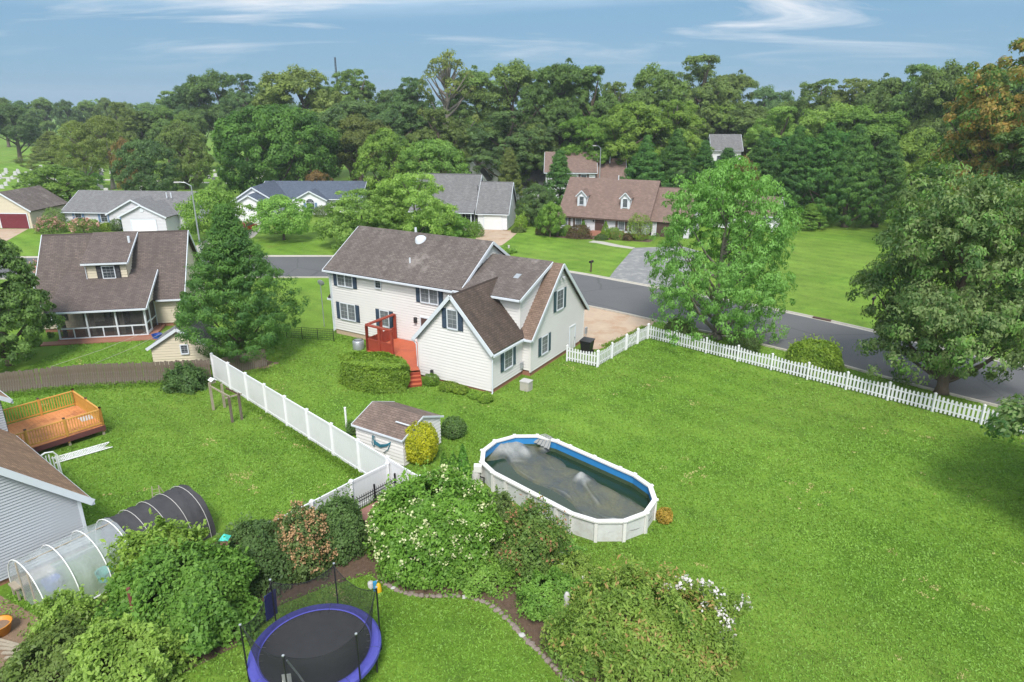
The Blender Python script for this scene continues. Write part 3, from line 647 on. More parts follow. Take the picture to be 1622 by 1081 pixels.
# dormer
wall(B0, '-b', 3.3, [(-4.75,3.75),(-1.8,3.75),(-1.8,5.45),(-4.75,5.45)], S)
wall(B0, '+a', -1.8, [(3.3,3.4),(3.3,5.45),(6.55,7.05),(6.5,7.0)], S); wall(B0, '-a', -4.75, [(3.3,3.4),(3.3,5.45),(6.55,7.05),(6.5,7.0)], S)
roof(B0, ((-5.0,2.95,5.48),(-1.55,2.95,5.48),(-1.55,6.65,7.33),(-5.0,6.65,7.33)), 'shingle_neigh', .12)
trim(B0, (-5.0,2.9,5.38), (-1.55,2.9,5.38), .06, .14); trim(B0, (-1.52,2.95,5.38), (-1.52,6.6,7.2), .05, .16)
window(B0, '-b', (-3.15,3.3,4.62), .85, .95, 'shutter_black', 1, (3,2)); spout(B0, [(-4.8,2.95,5.4),(-4.82,3.22,5.2),(-4.82,3.22,3.85)])
window(B0, '-b', (-7.4,2.65,1.6), .7, 1.1, 'shutter_black', 1, (2,2))
MB().tube([(-1.9,5.3,6.4),(-1.9,5.3,7.15)], .1, 8).build('vent_pipe', 'white_trim', B0)

# ------------------------------------------------------------------ grey neighbour house at the left edge
I0 = thing('house', 'grey sided house with tan brown shingle roof beside the hoop greenhouse', 'house', (-17.72, 24.03, 0), 51)
S = 'siding_grey'
wall(I0, '-b', 0, [(-11,.25),(.1,.25),(.1,2.4),(-5.45,7.9),(-11,2.4)], S, .125)
wall(I0, '+a', .1, [(0,.25),(8.6,.25),(8.6,2.4),(0,2.4)], S, .125)
MB().box((-10.9,.03,-.1),(.07,8.6,.25)).build('foundation', 'brick', I0)
roof(I0, ((.5,-.32,2.25),(.5,8.9,2.25),(-5.45,8.9,8.15),(-5.45,-.32,8.15)), 'shingle_tan', .12)
roof(I0, ((-11.4,8.9,2.25),(-11.4,-.32,2.25),(-5.45,-.32,8.15),(-5.45,8.9,8.15)), 'shingle_tan', .12)
trim(I0, (.5,-.36,2.12), (-5.45,-.36,8.02), .06, .26); MB().box((.42,-.36,2.0),(.56,8.9,2.17)).build('gutter', 'white_trim', I0)
MB().poly([(.1,-.02,2.18),(.5,-.02,2.05),(.5,-.33,2.05),(.1,-.33,2.4)]).build('eave_return', 'white_trim', I0)
MB().box((.04,-.07,.25),(.16,.06,2.35)).build('corner_board', 'white_trim', I0)
# taller rear block of the same house
wall(I0, '+a', .3, [(9.0,.25),(16,.25),(16,4.3),(9.0,4.3)], S, .125); wall(I0, '-b', 9.0, [(-9.7,.25),(.3,.25),(.3,4.3),(-4.7,8.1),(-9.7,4.3)], S, .125)
roof(I0, ((.65,8.6,4.15),(.65,16.4,4.15),(-4.7,16.4,8.2),(-4.7,8.6,8.2)), 'shingle_tan', .12); trim(I0, (.68,8.6,4.0), (.68,16.4,4.0), .08, .18); trim(I0, (.65,8.57,4.06), (-4.7,8.57,8.1), .05, .2)

# ------------------------------------------------------------------ houses across the street
C0 = thing('house', 'pale grey ranch house with light blue shutters and attached white garage', 'house', (-66.39, 101.78, 0), -5)
gable_house(C0, 0, 18.6, 0, 9, .3, 2.5, 4.9, 'siding_pale', 'shingle_grey', None)
for s_, P_ in enumerate([(7.8, 15.6, -1.2, 4.4), (11.0, 17.6, -3.2, 3.95)]):
    a0, a1, b0, zr = P_; gable_house(C0, a0, a1, b0, 5, .1, 2.4, zr, 'siding_pale', 'shingle_grey', None, .35, 'b', ('-b','+a','-a'), .3, .12, True, -1 if s_ else 0)
window(C0, '-b', (2.2,0,1.6), .95, 1.25, 'shutter_blue', 1, (2,2)); window(C0, '-b', (6.2,0,1.65), .95, 1.25, 'shutter_blue', 1, (2,2))
garage_door(C0, '-b', (14.3,-3.2,.05), 3.6, 1.9, 'garage_white'); door(C0, '-b', (9.9,-1.2,.2), .9, 1.9, 'shutter_blue')
MB().lathe([(.01,.05),(.3,.05),(.32,0)], (0,0,0), 12).build('gable_vent', 'white_trim', C0).matrix_local = Matrix.Translation((14.3,-3.24,3.3)) @ Matrix.Rotation(R(90), 4, 'X')
for a in (14.9, 15.6): MB().tube([(a,2.4,4.3),(a,2.4,5.1)], .08, 6).build('vent_pipe', 'white_trim', C0)
G0 = thing('garage', 'tan gabled garage with a maroon roll up door', 'garage', (-71.27, 101.33, 0), -3)
gable_house(G0, -7.6, .1, 0, 8, .05, 2.75, 5.2, 'siding_tan', 'shingle_brown', None, .45, 'b'); garage_door(G0, '-b', (-2.5,0,.02), 4.2, 2.15, 'garage_maroon')
D0 = thing('house', 'white house with slate blue roof and arched front window with blue shutters', 'house', (-33.2, 115.28, 0), 0)
gable_house(D0, -9, 7.9, 0, 9.5, .3, 2.6, 4.85, 'siding_white', 'shingle_slate', None)
gable_house(D0, -2.7, 2.4, -1.2, 4, .1, 2.55, 3.9, 'siding_white', 'shingle_slate', None, .35, 'b', ('-b','+a','-a'), .3, .12, True, 0)
gable_house(D0, -10.2, -4.4, -9, 4, .1, 2.6, 4.2, 'siding_white', 'shingle_slate', None, .35, 'b', ('-b','+a','-a'), .3, .12, True, 0)
gable_house(D0, -11.5, -4.2, -5.5, 5, .1, 2.7, 5.0, 'siding_white', 'shingle_slate', None, .35, 'b', ('-b','+a','-a'), .3, .12, True, 0)
window(D0, '-b', (-.15,-1.2,1.35), 1.3, 1.35, 'shutter_blue', 2, (2,2)); window(D0, '-b', (5.4,0,1.6), .8, 1.1, 'shutter_blue', 1, (2,2))
ar = MB(); n_ = 14
P = fr('-b', (-.15,-1.2,2.06)); ar.poly([P(0,.03,0)]+[P(.65*math.cos(math.pi*k/n_),.03,.65*math.sin(math.pi*k/n_)) for k in range(n_+1)]); arch = ar.build('arched_window', 'glass', D0)
ar = MB(); ar.tube([P(.68*math.cos(math.pi*k/n_),.05,.68*math.sin(math.pi*k/n_)) for k in range(n_+1)], .05, 5)
for k in (4, 7, 10): ar.tube([P(0,.05,0), P(.66*math.cos(math.pi*k/n_),.05,.66*math.sin(math.pi*k/n_))], .015, 4)
ar.build('arch_trim', 'white_trim', arch)
garage_door(D0, '-b', (-7.4,-9,.05), 3.3, 1.9, 'garage_white')
E0 = thing('house', 'white cape house with grey roof, columned porch and single attached garage', 'house', (-.72, 99.8, 0), -10)
gable_house(E0, -4.35, 0, 0, 7.4, .1, 2.5, 6.4, 'siding_white', 'shingle_grey', None, .25)
gable_house(E0, -14.3, -5.0, .9, 8.2, .4, 2.7, 7.35, 'siding_white', 'shingle_grey', 'brick', .3)
roof(E0, ((-14.6,-1.1,2.62),(-4.7,-1.1,2.62),(-4.7,1.6,3.85),(-14.6,1.6,3.85)), 'shingle_grey', .12); gutter(E0, (-14.6,-1.17,2.5), (-4.7,-1.17,2.5))
MB().box((-14.3,-.9,0),(-5,.9,.4)).build('porch_floor', 'concrete', E0)
for a in (-14.1,-11.9,-9.6,-7.5,-5.2): MB().box((a-.08,-.85,.4),(a+.08,-.69,2.5)).build('porch_column', 'white_trim', E0)
MB().box((-14.1,-.8,1.15),(-9.6,-.74,1.22)).build('rail', 'white_trim', E0)
window(E0, '-b', (-8.5,.9,1.6), .9, 1.4, 'shutter_black', 1, (2,2)); window(E0, '-b', (-6.0,.9,1.6), .8, 1.4, 'shutter_black', 1, (2,2)); door(E0, '-b', (-10.4,.9,.4), .9, 2, 'shutter_black')
window(E0, '+a', (3.4,-5.0,5.3), .75, 1.4, 'shutter_black', 1, (2,2), sw=.3); garage_door(E0, '-b', (-2.1,0,.03), 2.6, 2.1, 'garage_white', cols=4)
F0 = thing('house', 'brown roofed brick cape house with two small white front dormers', 'house', (6.97, 99.92, 0), -25)
S = 'siding_pale'
gable_house(F0, 0, 13.0, 0, 9.4, .35, 2.45, 7.05, S, 'shingle_cape', 'brick', .45, 'a', ('-b','+b','+a','-a'), .3, .14, False)
gable_house(F0, 13.3, 18.5, 1.2, 8.6, .05, 2.3, 6.2, S, 'shingle_cape', None, .4, 'a', ('-b','+b','+a'), .3, .14, False)
MB().bar((-.3,-.48,2.08),(13.3,-.48,2.08),.1,.14).build('gutter', 'shutter_brown', F0)
garage_door(F0, '-b', (15.9,1.2,.02), 3.8, 2.0, 'door_brown')
BR = 'shutter_brown'
for a in (.85, 2.95, 9.3, 11.3): window(F0, '-b', (a,0,1.45), .85, 1.4, BR, 1, (3,2), 'glass_pale', sw=.36)
door(F0, '-b', (6.1,0,.4), 1.15, 1.85, 'door_brown', BR)
for a in (5.2, 7.0): l = MB(); P = fr('-b', (a,0,1.75)); wbox(l, P, -.07, .07, .02, .16, -.15, .15); l.build('wall_lamp', 'dark_metal', F0)
for a in (2.95, 9.4):
    wall(F0, '-b', 1.0, [(a-.65,3.4),(a+.65,3.4),(a+.65,5.1),(a,5.75),(a-.65,5.1)], 'siding_white', .2, 'dormer')
    for sg, sd_ in ((-1,'-a'), (1,'+a')): wall(F0, sd_, a+sg*.65, [(1.0,3.3),(1.0,5.1),(2.9,5.1),(2.85,5.05)], 'siding_white', .2, 'dormer_cheek')
    for sg in (-1, 1):
        e = [(a+sg*.85,.75,5.0),(a+sg*.85,3.0,5.0),(a,3.6,5.86),(a,.75,5.86)]
        roof(F0, e if sg > 0 else [e[1], e[0], e[3], e[2]], 'shingle_cape', .08, 'dormer_roof')
        trim(F0, (a+sg*.85,.72,4.92), (a,.72,5.78), .04, .12)
    window(F0, '-b', (a,1.0,4.35), .62, 1.15, None, 1, (3,3))
    MB().box((a-.62,.93,3.55),(a-.45,.97,5.1)).build('pilaster', 'white_trim', F0); MB().box((a+.45,.93,3.55),(a+.62,.97,5.1)).build('pilaster', 'white_trim', F0)
for i in range(5):
    MB().box((5.0-i*.05,-.9-i*.32,0),(7.2+i*.05,-.58-i*.32 if i else 0,.4-i*.08)).build('step', 'brick', F0)
MB().tube([(7.2,4.6,7.0),(7.2,4.6,7.75)], .07, 6).build('vent_pipe', 'white_trim', F0)
H1 = thing('house', 'white gabled house with steep grey roof half hidden among the trees', 'house', (-6.2, 136, 0), -28)
gable_house(H1, -6, 6, 0, 9, .2, 4.2, 9.2, 'siding_white', 'shingle_grey', None, .4, 'b'); gable_house(H1, -4, 2.4, -2, 4, .2, 4.0, 7.6, 'siding_white', 'shingle_grey', None, .4, 'b', ('-b','+a','-a'), .3, .14, True, 0)
gable_house(H1, 5, 13, .5, 7.5, .2, 2.6, 5.5, 'siding_white', 'shingle_grey', None, .3); window(H1, '-b', (-1,-2,4.6), 1.0, 1.3, None, 1, (2,2)); window(H1, '-b', (4.5,0,3.4), .9, 1.3, None, 1, (2,2))
H2 = thing('house', 'two level brown roofed house standing behind the dormered cape', 'house', (5.9, 122, 0), -4)
gable_house(H2, 0, 8.6, 0, 8, .2, 6.4, 9.3, 'siding_white', 'shingle_cape', None, .4); gable_house(H2, 8.6, 13.8, .6, 8, .2, 5.2, 8.2, 'siding_white', 'shingle_cape', None, .3)
window(H2, '-b', (2,0,5.2), .9, 1.3, BR, 1, (2,2)); window(H2, '-b', (6.6,0,5.2), .9, 1.3, BR, 1, (2,2)); MB().tube([(11.2,3,7.6),(11.2,3,8.8)], .1, 6).build('vent_pipe', 'white_trim', H2)
H3 = thing('house', 'pale grey roof of a house deep among the tall trees', 'house', (42.5, 150, 0), -6)
gable_house(H3, 0, 6.0, 0, 7, .2, 8.4, 11.2, 'siding_white', 'shingle_grey', None, .4)
window(H3, '-b', (1.6,0,6.4), 1, 1.4, None, 1, (2,2)); window(H3, '-b', (4.6,0,6.4), 1, 1.4, None, 1, (2,2))
H4 = thing('house', 'low white house glimpsed behind the airy green street tree', 'house', (29.5, 102, 0), -30)
gable_house(H4, 0, 9, 0, 7, .2, 2.5, 4.6, 'siding_white', 'shingle_cape', None, .4); window(H4, '-b', (2.5,0,1.5), 1, 1.2, 'shutter_black', 1, (2,2)); window(H4, '-b', (6.2,0,1.5), 1, 1.2, 'shutter_black', 1, (2,2)); door(H4, '-b', (4.4,0,.2), .9, 2, 'door_brown')

# ------------------------------------------------------------------ vegetation
def leaf_mesh(name, C, Nn, size, rng, droop=.15, aspect=.55, vb=None, vj=.28):
    """C centres (n,3), Nn normals; one kite-shaped leaf each, face attribute v = leaf tone"""
    n = len(C); Nn = Nn/np.linalg.norm(Nn, axis=1, keepdims=True)
    r = rng.normal(size=(n, 3)); t = np.cross(Nn, r); t /= np.linalg.norm(t, axis=1, keepdims=True)+1e-9; b = np.cross(Nn, t)
    s = (size*(.65+.7*rng.random(n)))[:, None]
    dz = np.zeros((n, 3)); dz[:, 2] = -droop
    V = np.stack([C-t*s*.5, C+b*s*aspect*.5+t*s*.05, C+t*s*.5+dz*s, C-b*s*aspect*.5+t*s*.05], 1).reshape(-1, 3)
    me = bpy.data.meshes.new(name); me.vertices.add(4*n); me.vertices.foreach_set('co', V.astype(np.float32).ravel())
    me.loops.add(4*n); me.loops.foreach_set('vertex_index', np.arange(4*n, dtype=np.int32))
    me.polygons.add(n); me.polygons.foreach_set('loop_start', np.arange(0, 4*n, 4, dtype=np.int32)); me.polygons.foreach_set('loop_total', np.full(n, 4, dtype=np.int32))
    me.update(calc_edges=True)
    at = me.attributes.new('v', 'FLOAT', 'FACE'); v = rng.random(n) if vb is None else np.clip(vb+vj*(rng.random(n)-.5)*2, 0, 1)
    at.data.foreach_set('value', v.astype(np.float32)); return me
PROF = {
 'round': lambda t: math.sqrt(max(0, 1-(2*t-1)**2))**.75,
 'oak':   lambda t: max(0, math.sin(math.pi*min(1, t*.93+.07)**.85))**.55,
 'cone':  lambda t: max(.02, (1-t)**.85)*min(1, .55+t*5),
 'ovoid': lambda t: max(.02, math.sin(math.pi*(t*.86+.14)**.72))**.7,
 'dome':  lambda t: math.sqrt(max(0, 1-t*t)),
 'cedar': lambda t: min(1, .55+2.2*t)*min(1, 1.28*max(.0, 1-t)**1.02+.012),
 'spread': lambda t: max(0, math.sin(math.pi*min(1, t*.8+.2)))**.5,
}
def tree_meshes(seed, H, Rr, base=.25, shape='oak', ncl=110, nlf=90, ls=.6, cr=.17, flat=.85, up=.5, lump=.28, droop=.2, trunk=.28, limbs=14, aspect=.55, inner=.2, rise=0, gap=.0, lobes=0, lt=.22):
    rng = np.random.default_rng(seed); pr = PROF[shape]; zb = H*base; hc = H-zb
    ph = rng.random(6)*6.28; C = []; k = 0
    hol = [(rng.random()*6.28, rng.random(), .35+.2*rng.random()) for _ in range(int(gap*10))]
    if lobes:
        LB_ = []
        for i in range(lobes):
            t = lt+(.84-lt)*((i+.5)/lobes)+rng.normal()*.05; a = i*2.4+rng.normal()*.4; rr = pr(min(.98, max(.02, t)))*Rr*(.50+.18*rng.random())*(1 if i < lobes-1 else .25)
            LB_.append((rr*math.cos(a), rr*math.sin(a), zb+t*hc, Rr*(.34+.16*rng.random())))
        for i in range(ncl):
            x, y, z, r = LB_[i % lobes]; d = rng.normal(size=3); d /= np.linalg.norm(d)
            if d[2] < -.25 and rng.random() < .6: d[2] *= -1
            if rng.random() < .35: d[0] += x/Rr*.8; d[1] += y/Rr*.8; d /= np.linalg.norm(d)
            q = (.55+.45*rng.random()**.5)*(1+.22*rng.normal()*.5)
            C.append((x+d[0]*r*q, y+d[1]*r*q, min(H*.985, max(zb*.8, z+d[2]*r*q*.85)), Rr*cr*(.6+.8*rng.random())))
    while not lobes and len(C) < ncl and k < ncl*8:
        k += 1; t = rng.random()**.85; a = rng.random()*6.28
        if any(abs((a-ha+3.14) % 6.28-3.14) < hw and abs(t-ht) < .13 for ha, ht, hw in hol): continue
        lm = 1+lump*(.5*math.sin(3*a+ph[0]+4*t)+.4*math.sin(5*a+ph[1]-7*t)+.35*math.sin(2*a+ph[2]+9*t))
        q = rng.random(); rr = pr(t)*Rr*lm*((.62+.38*q**.5) if rng.random() > inner else .6*q)
        c = rng.random()
        C.append((rr*math.cos(a), rr*math.sin(a), zb+t*hc*(1-.3*cr), Rr*cr*(.65+.7*c)))
    C = np.array(C); LC = []; LN = []; LB = []
    for x, y, z, r in C:
        d = rng.normal(size=(nlf, 3)); d /= np.linalg.norm(d, axis=1, keepdims=True)
        o = np.array([x, y, (z-zb-hc*.35)*.9]); o /= np.linalg.norm(o)+1e-6; o = o+np.array([0, 0, up]); o /= np.linalg.norm(o)
        d[d@o < -.3] *= -1
        p = np.array([x, y, z])+d*np.array([1, 1, flat])*r*(.55+.5*rng.random((nlf, 1)))
        p[:, 2] += rise*(np.hypot(p[:, 0], p[:, 1])-np.hypot(x, y))
        nn = d*1.0+o*.35+rng.normal(size=(nlf, 3))*.36; LC.append(p); LN.append(nn); LB.append(np.full(nlf, rng.random()))
    LC = np.concatenate(LC); LN = np.concatenate(LN); LC[:, 2] = np.maximum(LC[:, 2], .08); LB = np.concatenate(LB)
    crown = leaf_mesh('crown', LC, LN, ls, rng, droop, aspect, LB)
    b = MB(); tr = trunk*H/10
    bend = rng.normal(size=2)*H*.02; top = zb+hc*.72
    path = [(bend[0]*math.sin(s*3), bend[1]*math.sin(s*2.4), top*s) for s in (0, .04, .15, .35, .6, .8, 1)]
    b.tube(path, [tr*1.5, tr*1.1, tr*.95, tr*.8, tr*.55, tr*.35, tr*.15], 8)
    idx = rng.choice(len(C), min(limbs, len(C)), replace=False)
    for i in idx:
        x, y, z, r = C[i]; z0 = min(top*.9, max(zb*.7, z-math.hypot(x, y)*(.75+.5*rng.random())))
        if rise < 0: z0 = min(top*.95, z+.2*math.hypot(x, y))
        s = z0/top; p0 = Vector((bend[0]*math.sin(s*3), bend[1]*math.sin(s*2.4), z0)); p2 = Vector((x, y, z)); p1 = p0.lerp(p2, .5)+Vector((0, 0, -.06*(p2-p0).length))
        b.tube([p0, p1, p2], [tr*.42, tr*.26, tr*.08], 5, False)
    return b.mesh('trunk'), crown
PROTO = {}
def proto(k, bark='bark', **kw):
    t, c = tree_meshes(**kw); t.materials.append(M[bark]); t.polygons.foreach_set('use_smooth', [True]*len(t.polygons)); c.materials.append(M['lf_oak']); PROTO[k] = (t, c, kw['H'], kw['Rr'])
def plant_tree(name, label, k, leaf, x, y, h, r, rz=None, group=None, cat='tree'):
    t, c, H, Rr = PROTO[k]; o = thing(name, label, cat, (x, y, 0), 0, group)
    o.rotation_euler = (0, 0, rz if rz is not None else (x*1.7+y*2.3) % 6.28); o.scale = (r/Rr, r/Rr, h/H)
    inst('trunk', t, o); cr_ = inst('crown', c, o)
    cr_.material_slots[0].link = 'OBJECT'; cr_.material_slots[0].material = M[leaf]; return o
proto('oakA', seed=1, H=25, Rr=8, base=0.2, ncl=430, nlf=95, ls=0.44, cr=0.125, gap=0.1, lobes=9, limbs=26)
proto('oakB', seed=2, H=25, Rr=8, base=0.18, ncl=450, nlf=95, ls=0.42, cr=0.11, lump=.34, gap=0.2, lobes=12, limbs=30)
proto('oakC', seed=3, H=25, Rr=8, base=0.15, shape='round', ncl=400, nlf=95, ls=0.46, cr=0.135, lump=.25, gap=0.1, lobes=7, limbs=22)
proto('oakD', seed=15, H=25, Rr=7, base=.25, shape='ovoid', ncl=420, nlf=85, ls=.40, cr=0.11, lobes=14, limbs=36, bark='bark_grey')
proto('roundA', seed=4, H=14, Rr=6, base=.08, shape='round', ncl=280, nlf=90, ls=0.38, cr=0.15, lump=.12)
proto('roundBig', seed=14, H=17, Rr=10.8, base=.05, shape='round', ncl=520, nlf=95, ls=.52, cr=.11, lump=.1, flat=.9)
proto('roundB', seed=5, H=12, Rr=5.5, base=.08, shape='oak', ncl=280, nlf=85, ls=0.36, cr=0.15, lump=.2)
proto('sparse', seed=6, H=28, Rr=6, base=.35, ncl=70, nlf=55, ls=.5, cr=.19, lump=.35, limbs=45, bark='bark_grey', gap=.5, inner=.1)
proto('conifer', seed=7, H=12, Rr=4, base=.05, shape='cone', ncl=300, nlf=75, ls=.38, cr=.17, flat=0.7, lump=.18, aspect=.3, rise=0.2)
proto('pine', seed=8, H=14, Rr=4.6, base=0.05, shape='cedar', ncl=420, nlf=70, ls=0.34, cr=0.13, flat=0.75, lump=0.25, aspect=.3, gap=0, rise=0.45, limbs=8)
proto('cedarwide', seed=9, H=15, Rr=5, base=.27, shape='oak', ncl=200, nlf=70, ls=.42, cr=.2, flat=0.75, aspect=.3, limbs=20, bark='bark_grey')
proto('small', seed=10, H=5.5, Rr=3.5, base=.22, shape='spread', ncl=170, nlf=70, ls=0.26, cr=.2, flat=0.65, limbs=18, gap=0.1)
proto('spread', seed=11, H=8, Rr=5.5, base=0.06, shape='oak', ncl=300, nlf=75, ls=0.28, cr=0.13, flat=0.7, lump=.35, gap=0.2, lobes=10, lt=0.1)
